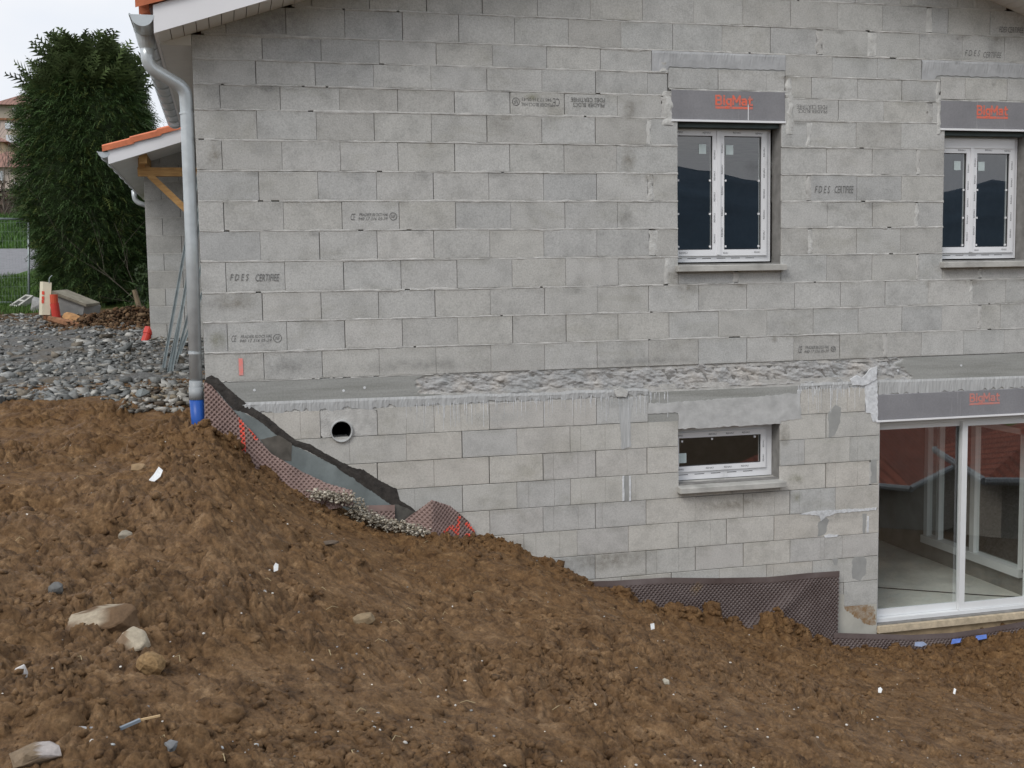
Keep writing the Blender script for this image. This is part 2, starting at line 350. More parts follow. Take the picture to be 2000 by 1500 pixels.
def set_tint(o, cols):
    a = o.data.color_attributes.new('tint', 'FLOAT_COLOR', 'POINT'); c = np.ones((len(cols), 4), np.float32); c[:, :3] = cols; a.data.foreach_set('color', c.ravel())
def ground_mat():
    m, n, b = M('yard_and_field'); p = pos(n); s = n.nodes.new('ShaderNodeSeparateXYZ'); n.links.new(p, s.inputs[0])
    mid = noise(n, p, 5, 6, .65); big = noise(n, p, .35, 4); f2 = noise(n, p, 26, 5, .7)
    gravel = ramp(n, [(.3, (.075, .075, .072)), (.5, (.15, .15, .145)), (.72, (.27, .275, .27))], f2).outputs[0]
    gravel = mixc(n, ramp(n, [(.5, 0.), (.68, .8)], noise(n, p, 1.1, 4)).outputs[0], gravel, (.16, .125, .085))
    soilc = ramp(n, [(.3, (.055, .034, .018)), (.7, (.12, .078, .040))], mid).outputs[0]
    grass = ramp(n, [(.3, (.030, .065, .012)), (.7, (.085, .16, .030))], mid).outputs[0]
    def band(a, bb, src, k=2.):
        q = N(n, 'ShaderNodeMath', operation='MULTIPLY_ADD'); n.links.new(big, q.inputs[0]); q.inputs[1].default_value = k; n.links.new(src, q.inputs[2])
        r = N(n, 'ShaderNodeMapRange'); r.inputs[1].default_value = a; r.inputs[2].default_value = bb; n.links.new(q.outputs[0], r.inputs[0]); return r.outputs[0]
    c = mixc(n, band(11.2, 12.4, s.outputs['Y']), gravel, soilc)
    c = mixc(n, band(14.6, 15.6, s.outputs['Y']), c, grass)
    c = mixc(n, band(-1.2, .2, s.outputs['Y'], 1.), soilc, c)
    c = mixc(n, ramp(n, [(.46, .0), (.60, .75)], noise(n, p, .5, 4)).outputs[0] , c, mixc(n, band(30, 36, s.outputs['Y']), c, (.10, .065, .05)))
    # lawn beyond the plot on the valley side
    d = N(n, 'ShaderNodeVectorMath', operation='DOT_PRODUCT'); d.inputs[1].default_value = (.6, -.8, 0); n.links.new(p, d.inputs[0])
    lx = N(n, 'ShaderNodeMath', operation='MULTIPLY'); n.links.new(band(33, 34, d.outputs['Value']), lx.inputs[0]); n.links.new(band(30, 34, s.outputs['X']), lx.inputs[1])
    c = mixc(n, lx.outputs[0], c, (.14, .16, .04))
    n.links.new(c, b.inputs['Base Color']); b.inputs['Roughness'].default_value = .95; b.inputs['Specular IOR Level'].default_value = .15
    bump(n, b, f2, .8, .03); return m
MAT['ground'] = ground_mat()
MAT['asphalt'] = simple('pale_asphalt', (.21, .21, .22), .9, var=.12, sc=5, bmp=.3)
MAT['hill'] = simple('hazy_forested_hill', (.07, .11, .15), .95, var=.25, sc=.02)  # distance haze put into the forest colour as blue

# ------------------------------------------------------------------ terrain
_xs = [-30, -.25, .05, .35, .82, 1.44, 2.0, 2.45, 3.3, 3.85, 4.7, 5.4, 6.0, 7.0, 8.1, 12, 40]
_zs = [-.39, -.39, -.42, -.68, -.99, -1.34, -1.46, -1.58, -2.00, -2.25, -2.52, -2.72, -2.90, -2.95, -2.93, -3.0, -3.4]
def T(x, y):
    x = np.asarray(x, float); y = np.asarray(y, float)
    zw = np.interp(x, _xs, _zs); zn = -.80-.17*np.clip(x, -2, 9)
    t = np.clip(-y/8, 0, 1.); zf = zw*(1-t)+zn*t + np.where(y < -8, (y+8)*.02, 0)
    up = np.interp(y, [0, 7, 13, 15, 18, 26, 35, 80, 150, 400, 900], [0, .43, .74, .88, 1.35, 2.2, 3.6, 8.3, 14, 20, 20])
    zb = -.39+up
    zf = np.where(y > 0, zw, zf)
    z = np.where((y <= 0) | ((x > 0) & (y < .18)), zf, zb)
    w = sstep(1., 5., x-8.1-.79*y)*(y < 3)
    s = (x-7)*.6-y*.8
    zv = np.clip(-3.0-.21*np.clip(s-5, 0, None), -7.2, 0)
    return z*(1-w)+zv*w
LUMPS = []
for _a, _b, _w in ((1222, 1150, .16), (1195, 1162, .12), (1270, 1172, .13), (1320, 1172, .13), (1352, 1182, .12), (1388, 1180, .13), (1432, 1206, .11), (1505, 1200, .13), (1535, 1206, .14), (1572, 1224, .12), (1605, 1240, .10), (1128, 1128, .14), (1075, 1108, .12), (415, 838, .14), (455, 872, .12)):
    _p = at(_a, _b, -.30); LUMPS.append((_p[0], -.30, max(.05, _p[2]-float(np.interp(_p[0], [-30, -.25, .05, .35, .82, 1.44, 2.0, 2.45, 3.3, 3.85, 4.7, 5.4, 6.0, 7.0, 8.1], [-.39, -.39, -.42, -.68, -.99, -1.34, -1.46, -1.58, -2.00, -2.25, -2.52, -2.72, -2.90, -2.95, -2.93]))-.05), _w))
def detail(x, y):
    wx = (fbm(x*3, y*3, 3, 3)-.5)*.35; wy = (fbm(x*3+9, y*3, 4, 3)-.5)*.35
    rough = sstep(.36, .62, fbm(x*1.1, y*1.1, 50, 4))*.75+.20
    nearwall = np.exp(-np.clip(-y, 0, None)/.9)*(x > -.3)
    rough = rough+nearwall*.55
    h = (fbm(x*.7, y*.7, 1, 3)-.45)*.14 + (fbm(x*2.2, y*2.2, 31, 4)-.47)*.11
    for sc, am, sd in ((2.6, .040, 11), (5.5, .046, 12), (11., .034, 13), (22., .022, 14), (42., .012, 15)):
        f, c, g = worley(x*sc+wx*sc, y*sc+wy*sc, sd, True)
        h = h + am*rough*((1-np.exp(-g*6.))*(.35+.95*c)*(1.15-.75*f*f)-.42)
    h = h+(fbm(x*30, y*30, 77, 3)-.45)*.012
    for lx, ly, la, lw in LUMPS:
        m = (np.abs(x-lx) < lw*1.6) & (np.abs(y-ly) < lw*1.6)
        if m.any():
            xx = x[m]; yy = y[m]; q = np.hypot((xx-lx)+(fbm(xx*14, yy*14, 5, 2)-.4)*lw*.8, (yy-ly)*1.1+(fbm(xx*14, yy*14, 6, 2)-.4)*lw*.8)/lw
            h[m] = h[m]+la*(1-sstep(.35, 1., q))*(.75+.5*fbm(xx*18, yy*18, 7, 2))
    yard = sstep(1.3, 2.1, y + (fbm(x*1.4, y*1.4, 21, 3)-.5)*1.4)
    return h*(1-.82*yard)
def hit(px, py):
    d = ray(px, py); t = 2.; lo = t
    while t < 300:
        p = CAM+d*t
        if p[2] < float(T(p[0], p[1])): break
        lo = t; t += .05+t*.004
    return CAM+d*((lo+t)/2)
def Zs(x, y): return float(T(np.array([x]), np.array([y]))[0]+detail(np.array([x]), np.array([y]))[0])
# fine foreground: rows fan out from where the photographer stands
NA, NR = 840, 880
aa = np.linspace(YAW-rad(30), YAW+rad(32), NA); rr = 3.0*(14.2/3.0)**np.linspace(0, 1, NR)
A, Rr = np.meshgrid(aa, rr); X = CAM[0]+np.sin(A)*Rr; Y = CAM[1]+np.cos(A)*Rr
Y = np.where((X > .0) & (Y > .03), .03, Y)
Z = T(X, Y)+detail(X, Y)+(rng.random(X.shape)-.5)*.0055
idx = np.arange(NA*NR).reshape(NR, NA)
fc = np.stack([idx[:-1, :-1], idx[:-1, 1:], idx[1:, 1:], idx[1:, :-1]], -1).reshape(-1, 4)
Xf = X.ravel()[fc]; Yf = Y.ravel()[fc]
keep = ~((Yf >= .0299).all(1) & (Xf > 0).any(1)) & (Yf.max(1) < 3.6) & (Xf.max(1) < 11)
so_ = mk('soil_bank', np.stack([X, Y, Z], -1).reshape(-1, 3), fc[keep], MAT['soil'], None, False, 'structure')
# wide ground sheet to the horizon
gx = np.unique(np.concatenate([np.sinh(np.linspace(-5.2, 5.2, 150))*8, np.array([-.02, .15, 9.6, 9.9]), np.linspace(-7, 12, 80)]))
gy = np.unique(np.concatenate([np.sinh(np.linspace(-5.2, 5.2, 150))*8, np.array([.03, .17, 7.9, 8.1]), np.linspace(-12, 30, 160)]))
GX, GY = np.meshgrid(gx, gy); GZ = T(GX, GY)
infoot = (GX > .1) & (GX < 9.3) & (GY > .1) & (GY < 8.05)
GZ = np.where(infoot, -3.2, GZ)
ang = np.arctan2(GX-CAM[0], GY-CAM[1])-YAW; rad_ = np.hypot(GX-CAM[0], GY-CAM[1])
inside = (np.abs(ang) < rad(40)) & (rad_ < 16) & (GY < 3.5)
GZ = GZ - np.where((GY <= .1) & (rad_ < 16), .30, 0)*(1-sstep(13, 16, rad_)*(GX > 9)) - np.where((GY > .1) & (GY < 3.2) & (GX < .12), .16*(1-sstep(2.0, 3.2, GY)), 0)
GZ = GZ + np.where((GY > 3) & (GY < 17) & (GX < 1), (fbm(GX*1.5, GY*1.5, 8, 4)-.47)*.16, 0)
gi = np.arange(GX.size).reshape(GX.shape)
gf = np.stack([gi[:-1, :-1], gi[:-1, 1:], gi[1:, 1:], gi[1:, :-1]], -1).reshape(-1, 4)
mk('ground', np.stack([GX, GY, GZ], -1).reshape(-1, 3), gf, MAT['ground'], None, True, 'structure')
# road across the slope beyond the fence
mb = MB(); xs = np.linspace(-40, 3, 60)
_h = [hit(-120, 610), hit(0, 577), hit(30, 560), hit(66, 531), hit(90, 512)]; y0 = np.interp(xs, [q[0] for q in _h], [q[1] for q in _h]); y1 = np.interp(xs, [-40, -5, 3], [27.5, 27., 28])
y0 = np.minimum(y0, y1-.3)
nb = 10; V_ = []
for i, x in enumerate(xs):
    for k in range(nb): yy = y0[i]+(y1[i]-y0[i])*k/(nb-1); V_.append((x, yy, float(T(x, yy))+.035))
mk('road', V_, [(i*nb+k, (i+1)*nb+k, (i+1)*nb+k+1, i*nb+k+1) for i in range(59) for k in range(nb-1)], MAT['asphalt'], None, True, 'structure')
# wooded ridge on the far side of the valley, behind the photographer (seen in the window panes)
az = np.radians(np.linspace(-20, 100, 160)); V_ = []
for i, a in enumerate(az):
    el = np.interp(np.degrees(a), [-20, 10, 22, 26, 31, 35, 37, 45, 60, 100], [6.5, 6.6, 5.7, 4.9, 4.2, 3.75, 4.2, 5., 4.6, 4.])+(vnoise(np.array([np.degrees(a)*1.1]), np.array([.5]), 3)[0]-.5)*.35
    for r_, k in ((430, -.1), (520, .45), (620, .8), (700, 1.0), (900, .7)):
        V_.append((math.sin(a)*r_, -math.cos(a)*r_, max(-8, k*math.tan(rad(el))*700)))
mk('hills', V_, [(i*5+k, i*5+k+1, (i+1)*5+k+1, (i+1)*5+k) for i in range(159) for k in range(4)], MAT['hill'], None, True, 'structure')

# ------------------------------------------------------------------ the house
SL = .3295; RX = 4.69; HW = 9.37; HD = 8.0
def soff(x): return 2.886+SL*x if x < RX else 2.886+SL*(2*RX-x)
house = thing('block_house', (4.7, 0, -2.9), 'unfinished grey concrete block house with white roof edge and dug-out basement level', 'house')
W1 = (4.303, 5.355, .953, 2.262); W2 = (7.115, 8.165, .953, 2.225); LW = (4.303, 5.355, -1.135, -.600); DR = (6.44, 8.36, -2.70, -.635)
W2 = (7.115, xw(1979, 1.6, .15)+.055, .953, 2.225)
ROWS = [0.0, .251, .508, .758, 1.022, 1.279, 1.53, 1.784, 2.04, 2.288, 2.494, 2.699, 2.9, 3.147, 3.40, 3.65, 3.90, 4.15, 4.40]
LROWS = [-.275, -.522, -.766, -1.016, -1.262, -1.5, -1.75, -1.983, -2.23, -2.48, -2.80]
# core sheets with openings (dark mortar seen in open joints)
def holed(name, x0, x1, z0, z1, holes, y0, y1, mat, parent, top=None):
    xs = sorted({x0, x1, *[h[0] for h in holes], *[h[1] for h in holes]}); zs = sorted({z0, z1, *[h[2] for h in holes], *[h[3] for h in holes]})
    mb = MB()
    for a, b in zip(xs, xs[1:]):
        for c, d in zip(zs, zs[1:]):
            if any(h[0] <= a and b <= h[1] and h[2] <= c and d <= h[3] for h in holes): continue
            mb.box(a, b, y0, y1, c, d)
    return mb.build(name, mat, parent)
gable = holed('gable_wall', .01, HW-.01, 0, 2.86, [W1, W2], .016, .19, MAT['core'], house)
mb = MB(); mb.add([(.01, .05, 2.86), (HW-.01, .05, 2.86), (RX, .05, soff(RX)+.1), (.01, .19, 2.86), (HW-.01, .19, 2.86), (RX, .19, soff(RX)+.1)], [(0, 1, 2), (5, 4, 3), (0, 3, 4, 1), (1, 4, 5, 2), (2, 5, 3, 0)])
mb.build('gable_core', MAT['core'], gable)
_pp = at(667, 842)
base = holed('basement_wall', .01, 8.6, -3.1, -.02, [LW, DR, (_pp[0]-.097, _pp[0]+.097, _pp[2]-.097, _pp[2]+.097)], .016, .19, MAT['core'], house)
_cache = {}; REST = MB()
def block(x0, x1, z0, z1, parent, mat, grooves=(), depth=.2, y=0., name='block'):
    w = x1-x0; h = z1-z0
    if w < .015 or h < .01: return
    if parent is gable and (z0 > 3.60 or x0 > 8.22):      # beyond the picture: one joined part
        REST.cbox(x0, x1, y, y+depth, z0, z1); return
    if parent is base and max(z1-float(T(x0, -.05)), z1-float(T(x1, -.05))) < -.12: return    # buried in the bank
    key = (round(w, 3), round(h, 3), mat.name, tuple(round(g-x0, 3) for g in grooves), depth)
    me = _cache.get(key)
    if me is None:
        b = MB(); ed = [0]+[g-x0 for g in grooves]+[w]
        for i in range(len(ed)-1):
            a = ed[i]+(.0006 if i else 0); c = ed[i+1]-(.0006 if i < len(ed)-2 else 0)
            b.cbox(a-w/2, c-w/2, 0, depth, -h/2, h/2, min(.0016 if grooves else .003, w/5, h/5))
        me = bpy.data.meshes.new(name); me.from_pydata(b.v, [], b.f); me.materials.append(mat); _cache[key] = me
    o = bpy.data.objects.new(name, me); link(o, parent)
    o.location = ((x0+x1)/2, y+random.uniform(-.0022, .0022), (z0+z1)/2); return o
mort_spots = []
def course(i, z0, z1, joints, xa, xb, parent, mat, gap=.0042, skip=(), bed=.011):
    """joints: pixel x of each upright joint; (px, width_px) = joint filled with mortar; ('f', px) = scored line"""
    zm = (z0+z1)/2; zt = z1-bed/2; zb = z0+bed/2; cur = xa; gr = []
    ev = []
    for j in joints:
        if isinstance(j, tuple) and j[0] == 'f': ev.append((xw(j[1], zm), 'f', 0))
        elif isinstance(j, tuple): ev.append((xw(j[0], zm), 'm', j[1]/195.))
        else: ev.append((xw(j, zm), 'j', 0))
    ev = sorted(e for e in ev if xa+.02 < e[0] < xb-.02)
    def put(a, b, gr):
        for (sa, sb) in skip:
            if a >= sa-.001 and b <= sb+.001: return
            if a < sa < b: b = sa
            elif a < sb < b: a = sb
        block(a, b, zb, zt, parent, mat, [g for g in gr if a+.03 < g < b-.03])
    for x, k, w in ev:
        if k == 'f': gr.append(x); continue
        g = gap*random.choice((.35, .6, 1, 1, 1.5)) if k == 'j' else w
        put(cur, x-g/2, gr); gr = []
        if k == 'm': mort_spots.append((x, w, z0, z1, parent))
        cur = x+g/2
    put(cur, xb, gr)
U = {0: [515.8,629.6,741.2,851.8,959.3,1064,1166.6,1267.4,1364,1459,1550.5,1640.5,(1729,8),1799.5,1882,1961.5],
 1: [444.5,560.4,673.9,786.1,894.6,1001.6,1106,1207.4,1307,1403.6,1498,1588.6,1676.5,1762,1840,(1913.5,7),1954],
 2: [512.7,627.4,739.6,850,958,1064,1167,1267,1365,1459,1552,1642,1729,1813,(1897,6),1964.5],
 3: [441.4,556.7,671.4,783.6,893,1000.4,1105,1207.4,(1304,8),1615,1703.5,(1792,5)],
 4: [508.7,624.3,737,847.5,956.6,1062.5,1166,(1274,13),(1582,8),1673.5,1759],
 5: [437.4,553.6,668.3,780,890,998,1103.6,1206.5,1616,1704.4,(1790.5,6)],
 6: [505.6,621.2,735.6,846.6,955,1062,1165.6,(1270.6,11),(1580,8),1674,1761],
 7: [433.6,551,665,777.7,888.4,996,1102,1204.8,1615,1704,(1793,7)],
 8: [501.8,618,731.2,842.8,951.3,1058.6,1162.8,(1266.4,8),(1580,8),1672.6,1760],
 9: [429.6,547.4,663,776.8,887.8,996.3,1102.6,1206,(1300,17),1637.6,1726.6,(1816,12)],
 10: [499.4,615.6,729.7,841.9,951,1058.6,1163.4,1265,1585,1675.4,1762,(1832,6)],
 11: [511.8,627,740.5,852,962,1068,1173,1625.6,1714],
 12: [440.5,558,673,786,896,1005,1110.4,1213,1314,1410.6,1505,(1601,12),(1702,16),1796,1880,1962],
 13: [607.9,721,832.6,941.7,1049.4,1153,1255,1355,1451,1544.6,1635.6,1724,(1815.4,12),1852,1934],
 14: [1671,1760,(1787,7),1871,(1905,7),1989]}
LX1 = (xw(1311, 2.4), xw(1533, 2.4)); LX2 = (xw(1836, 2.35), 8.32)          # shutter boxes
BX1 = (xw(1304, 2.6), xw(1534, 2.6)); BX2 = (xw(1836, 2.6), 8.32)           # blocks above them
TB1 = (xw(1273, 2.8), xw(1534, 2.8)); TB2 = (xw(1800, 2.8), 8.45)           # tie beams
for i in range(len(ROWS)-1):
    z0, z1 = ROWS[i], ROWS[i+1]; xa, xb = 0., HW
    if z1 > 2.9:
        xa = max(0., (z0+.012-2.886)/SL); xb = min(HW, 2*RX-(z0+.012-2.886)/SL)
        z1c = z1
    js = list(U.get(i, []))
    if i >= 14: js = js+[proj(x, 0, (z0+z1)/2)[0] for x in np.arange(.2+(i % 2)*.25, 6.0 if i == 14 else 9.3, .5)]
    if i in (0, 1, 2, 12, 13): js = js+[proj(x, 0, (z0+z1)/2)[0] for x in (8.45, 8.95)]
    sk = []
    if 3 <= i <= 8: sk = [(W1[0], W1[1]), (W2[0], W2[1])]
    if i == 9: sk = [LX1, LX2]
    if i == 10: sk = [BX1, BX2]
    if i == 11: sk = [TB1, TB2]
    if i == 3: sk = [(W1[0], W1[1]), (W2[0], W2[1])]
    # cut the row at openings so that no block spans one
    for a, b in sk: js += [proj(a, 0, (z0+z1)/2)[0], proj(b, 0, (z0+z1)/2)[0]]
    course(i, z0, z1, js, xa, xb, gable, MAT['block'], skip=sk)
REST.build('blockwork_beyond_view', MAT['block'], gable, False, 'stuff')
# cut pieces under the two upper sills and beside the shutter boxes, blocks over the boxes
for (a, b, m_) in ((W1[0], W1[1], .56), (W2[0], W2[1], .45)):
    x_ = a+(b-a)*m_; block(a+.004, x_-.02, .764, .885, gable, MAT['block']); block(x_+.02, b-.004, .764, .885, gable, MAT['block']); mort_spots.append((x_, .04, .764, .88, gable))
zt1 = 2.548
x_ = xw(1403, 2.6); block(BX1[0]+.01, x_-.003, zt1+.012, 2.742, gable, MAT['block'])
block(x_+.003, BX1[1]-.008, zt1+.012, 2.742, gable, MAT['block'], [xw(1497, 2.6)])
x1_ = xw(1885, 2.55); x2_ = xw(1967, 2.55); block(BX2[0]+.012, x1_-.002, 2.524, 2.735, gable, MAT['block']); block(x1_+.002, x2_-.003, 2.524, 2.735, gable, MAT['block']); block(x2_+.003, 8.32, 2.524, 2.735, gable, MAT['block'])
LR = {0: [('f',534.5),('f',587),625.4,737,('f',794),848,('f',900),956,1062,('f',1120),1165,('f',1606),1655],
 1: [('f',560),('f',683),794,902.6,1010,1113.6,('f',1134),('f',1182),('f',1266),('f',1541),('f',1586),1613.5,('f',1673)],
 2: [640,737.6,848,956,1061,('f',1081),('f',1129),1164,('f',1225),1264,('f',1560),1571.6,1660,('f',1675)],
 3: [700,('f',810.5),903.5,1010,('f',1033),('f',1083),1114.5,('f',1135),('f',1183),('f',1242),1613,('f',1631.6),('f',1675),(1700,5)],
 4: [740,850,957,1061,('f',1081.5),('f',1129.5),1163,('f',1176),1262,('f',1359),1452,('f',1470),('f',1513),1543,('f',1561.6),('f',1603),1632],
 5: [800,910,1023.6,('f',1047),('f',1093.5),1127.4,1227.6,1325,('f',1344),('f',1387.5),1419,1512,('f',1600)],
 6: [850,955,1061.4,1162.5,1262,('f',1282.5),('f',1326),1358.4,1452,('f',1511.7),1543,('f',1603),('f',1610),1645],
 7: [1010,1112,1214,1311.5,1405.4,1497.5,('f',1511),1586.6,('f',1604),('f',1648)],
 8: [1060,1160,1262,1360,1452,1543,1648], 9: [1110,1212,1311,1405,1497,1590]}
PIPE = at(667, 842)
BAND = (xw(1266, -.43), xw(1563, -.43))
for i in range(len(LROWS)-1):
    z1, z0 = LROWS[i], LROWS[i+1]; js = list(LR[i]); sk = []; zm = (z0+z1)/2
    if i == 0: sk = [(xw(625.4, zm), xw(737, zm)), BAND, (xw(1690, zm), 8.6)]
    if i in (1, 2, 3): sk = [(LW[0], LW[1])]
    if i >= 1: sk = sk+[(DR[0], 8.6)]
    for a, b in sk: js += [proj(a, 0, zm)[0], proj(b, 0, zm)[0]]
    course(i, z0, z1, js, 0., DR[0] if i else 8.6, base, MAT['block_low'], gap=.0055, skip=sk, bed=.0045)
block(LW[0]+.002, 4.85, -1.259, -1.215, base, MAT['block_low']); block(4.855, LW[1]-.002, -1.259, -1.215, base, MAT['block_low'])
# wall returns seen beside the openings are the block ends themselves; right end of the basement pier
# mortar beds: irregular flush beads, broken here and there
def bead(x0, x1, z, hh, parent, mat, name='mortar_bed', miss=.009, step=.022, proud=.003):
    n = max(3, int((x1-x0)/step)); xs = np.linspace(x0, x1, n); s = random.randint(0, 9999)
    q = np.zeros(n)+.5; up = hh*(.2+1.2*vnoise(xs*9, q, s)**1.5+.9*(vnoise(xs*3, q+8, s) > .72)*vnoise(xs*14, q, s)+.25*rng.random(n)); dn = hh*(.2+1.2*vnoise(xs*8, q+3, s)**1.5+1.3*(vnoise(xs*2.6, q+11, s) > .70)*vnoise(xs*11, q, s)+.25*rng.random(n))
    py = -proud*(.2+1.5*vnoise(xs*14, q+7, s)); zz = z+(vnoise(xs*1.3, q+5, s)-.5)*.006
    mb = MB(); prof = lambda i: [(xs[i], .02, zz[i]-dn[i]), (xs[i], .001, zz[i]-dn[i]), (xs[i], py[i], zz[i]-dn[i]*.35), (xs[i], py[i], zz[i]+up[i]*.35), (xs[i], .001, zz[i]+up[i]), (xs[i], .02, zz[i]+up[i])]
    mb.v = [p for i in range(n) for p in prof(i)]; on = True
    for i in range(n-1):
        if on and random.random() < miss: on = False
        elif not on and random.random() < .6: on = True
        if on: mb.f += [(i*6+k, (i+1)*6+k, (i+1)*6+k+1, i*6+k+1) for k in range(5)]
    return mb.build(name, mat, parent, False)
def spans(a, b, holes):
    out = [(a, b)]
    for h in holes:
        nxt = []
        for s in out:
            if h[1] <= s[0] or h[0] >= s[1]: nxt.append(s); continue
            if h[0] > s[0]: nxt.append((s[0], h[0]))
            if h[1] < s[1]: nxt.append((h[1], s[1]))
        out = nxt
    return [s for s in out if s[1]-s[0] > .05]
for i in range(1, len(ROWS)-1):
    z = ROWS[i]; ho = []
    if 4 <= i <= 8: ho = [W1[:2], W2[:2]]
    if i == 9: ho = [LX1, LX2]
    if i == 10: ho = [LX1, LX2]
    if i == 11: ho = [BX1, BX2]
    xa = max(0.002, (z+.02-2.886)/SL); xb = min(HW, 2*RX-(z+.02-2.886)/SL)
    for a, b in spans(xa, xb, ho): bead(a, b, z, .0105 if i % 3 else .013, gable, MAT['mortar'])
bead(LX1[0]-.02, LX1[1]+.03, zt1+.004, .008, gable, MAT['mortar_light']); bead(LX2[0]-.02, 8.3, 2.514, .008, gable, MAT['mortar_light'])
bead(.0, 2.1, .002, .006, gable, MAT['mortar'], miss=.1)
def vpatch(x, w, z0, z1, parent, mat, y=-.003, name='mortar_fill', jag=.25, n=16):
    mb = MB(); zs = np.linspace(z0, z1, n); s = random.randint(0, 9999); q = np.zeros(n)
    l = x-w/2*(1+jag*(2*vnoise(zs*28, q, s)-1)*2); r = x+w/2*(1+jag*(2*vnoise(zs*28, q+4, s)-1)*2); yy = y*(.3+1.4*vnoise(zs*20, q+9, s))
    mb.v = [p for i in range(n) for p in ((l[i], .02, zs[i]), (l[i], .0005, zs[i]), ((l[i]*2+r[i])/3, yy[i], zs[i]), ((l[i]+2*r[i])/3, yy[i], zs[i]), (r[i], .0005, zs[i]), (r[i], .02, zs[i]))]
    mb.f = [(i*6+k, i*6+k+1, (i+1)*6+k+1, (i+1)*6+k) for i in range(n-1) for k in range(5)]
    return mb.build(name, mat, parent)
for x, w, z0, z1, par in mort_spots: vpatch(x, w+.012, z0+.012, z1-.014, par, MAT['mortar_light'] if random.random() < .5 else MAT['mortar'])
for px_, w, py0, py1 in ((1306, .10, 178, 244), (1543, .085, 186, 262), (1541, .06, 152, 186), (1298, .09, 122, 140), (1833, .05, 186, 262)):
    a = at(px_, py1); b = at(px_, py0); vpatch(a[0], w, a[2], b[2], gable, MAT['mortar_light'], -.006)

# flat irregular sheets (stains, coatings) on the wall: polygon given in photo pixels
def poly_sheet(name, pts, mat, parent, y=-.002, rag=.012, thick=.0, seg=.03, label=None):
    P = np.array([at(a, b)[[0, 2]] for a, b in pts]); out = []
    for i in range(len(P)):
        a, b = P[i], P[(i+1) % len(P)]; n = max(1, int(np.linalg.norm(b-a)/seg))
        for k in range(n):
            p = a+(b-a)*k/n; nn = np.array([-(b-a)[1], (b-a)[0]]); nn /= max(1e-6, np.linalg.norm(nn)); out.append(p+nn*random.uniform(-1, 1)*rag)
    n = len(out); v = [(p[0], y, p[1]) for p in out]+[(p[0], .004, p[1]) for p in out]
    f = [tuple(range(n))]+[(i, i+n, (i+1) % n+n, (i+1) % n) for i in range(n)]
    o = mk(name, v, f, mat, parent)
    if label: o['label'] = label
    return o
# ---- floor slab edge: smooth shuttered ends, hacked rough in the middle
XH0, XH1 = 1.83, 6.72
def slabgrid(zt, zb, amp=.017, seed=3):
    nx, nz_ = 1250, 34; xs = np.linspace(.0, HW, nx); ts = np.linspace(0, 1, nz_); GX_, GT = np.meshgrid(xs, ts)
    top = zt(xs); bot = zb(xs); GZ_ = bot+(top-bot)*GT
    wob = (fbm(GZ_*14, GX_*3, 23, 3)-.5)*.55+(fbm(GX_*20, GZ_*20, 24, 2)-.5)*.10
    mask = sstep(XH0-.03, XH0+.03, GX_+wob)*(1-sstep(XH1-.03, XH1+.03, GX_+wob*.8))
    g = fbm(GX_*15+GZ_*9, GZ_*28, seed, 6)-.45; wa = (fbm(GX_*12, GZ_*12, 71, 3)-.5)*.12; f, c, ga = worley((GX_+wa)*22+GZ_*8, (GZ_+wa)*32, seed+3, True)
    gro = np.abs(((GX_*7.5+GZ_*5.+fbm(GX_*3, GZ_*3, 9, 2)*1.3) % 1)-.5); gro = np.where(GX_ > 3.9, np.clip(.13-gro, 0, 1)*.13*fbm(GX_*5, GZ_*5, 19, 2), 0)
    yy = np.where(mask > 0, -.001+mask*(.011-amp*(g*2.4+(c-.5)*.10*(1-np.exp(-ga*9)))+gro), -.001)
    yy = np.where((GT == 0) | (GT == 1), np.maximum(yy*.4, -.001), yy); GZ_ = GZ_+np.where((GT > 0) & (GT < 1), mask*(fbm(GX_*22, GZ_*22, seed+5, 2)-.4)*.012, 0)
    v = np.stack([GX_, yy, GZ_], -1).reshape(-1, 3); ix = np.arange(nx*nz_).reshape(nz_, nx); f = np.stack([ix[:-1, :-1], ix[:-1, 1:], ix[1:, 1:], ix[1:, :-1]], -1).reshape(-1, 4)
    o = mk('slab_edge', v, f, [MAT['slab'], MAT['hacked']], house); mi = (mask.reshape(-1)[f].mean(1) > .4).astype(np.int32); o.data.polygons.foreach_set('material_index', mi); return o
zt_ = lambda x: np.zeros_like(x)-.001+np.where((x > XH0) & (x < XH1), (fbm(x*9, x*0, 4, 3)-.45)*.05+.004, -.003)
zb_ = lambda x: np.interp(x, [0, 2, 6.3, 9.4], [-.180, -.190, -.222, -.245])+np.where((x > XH0) & (x < XH1), (fbm(x*7, x*0, 14, 3)-.5)*.03, 0)
hk = slabgrid(zt_, zb_); hk['label'] = 'concrete band between storeys, chiselled rough along its middle'
for px_, py_ in ((497, 762), (671, 763), (712, 757), (1754, 724), (1877, 714)):
    p = at(px_, py_); MB().tube([(p[0], -.004, p[2]), (p[0], .01, p[2])], .012, 10).build('tie_hole_plug', MAT['white_cement'], house)
MB().box(.02, HW-.02, .06, HD-.2, -.2, -.02).build('floor_slab', MAT['interior'], house)
MB().box(0.004, HW-.004, .010, .05, -.03, .03).build('bed_mortar', MAT['mortar'], gable)
MB().box(6.3, 8.59, .0075, .05, -.375, -.30).build('bed_mortar', MAT['mortar'], base)
MB().box(.004, 8.59, .007, .05, -.30, -.17).build('bed_mortar', MAT['mortar'], base)
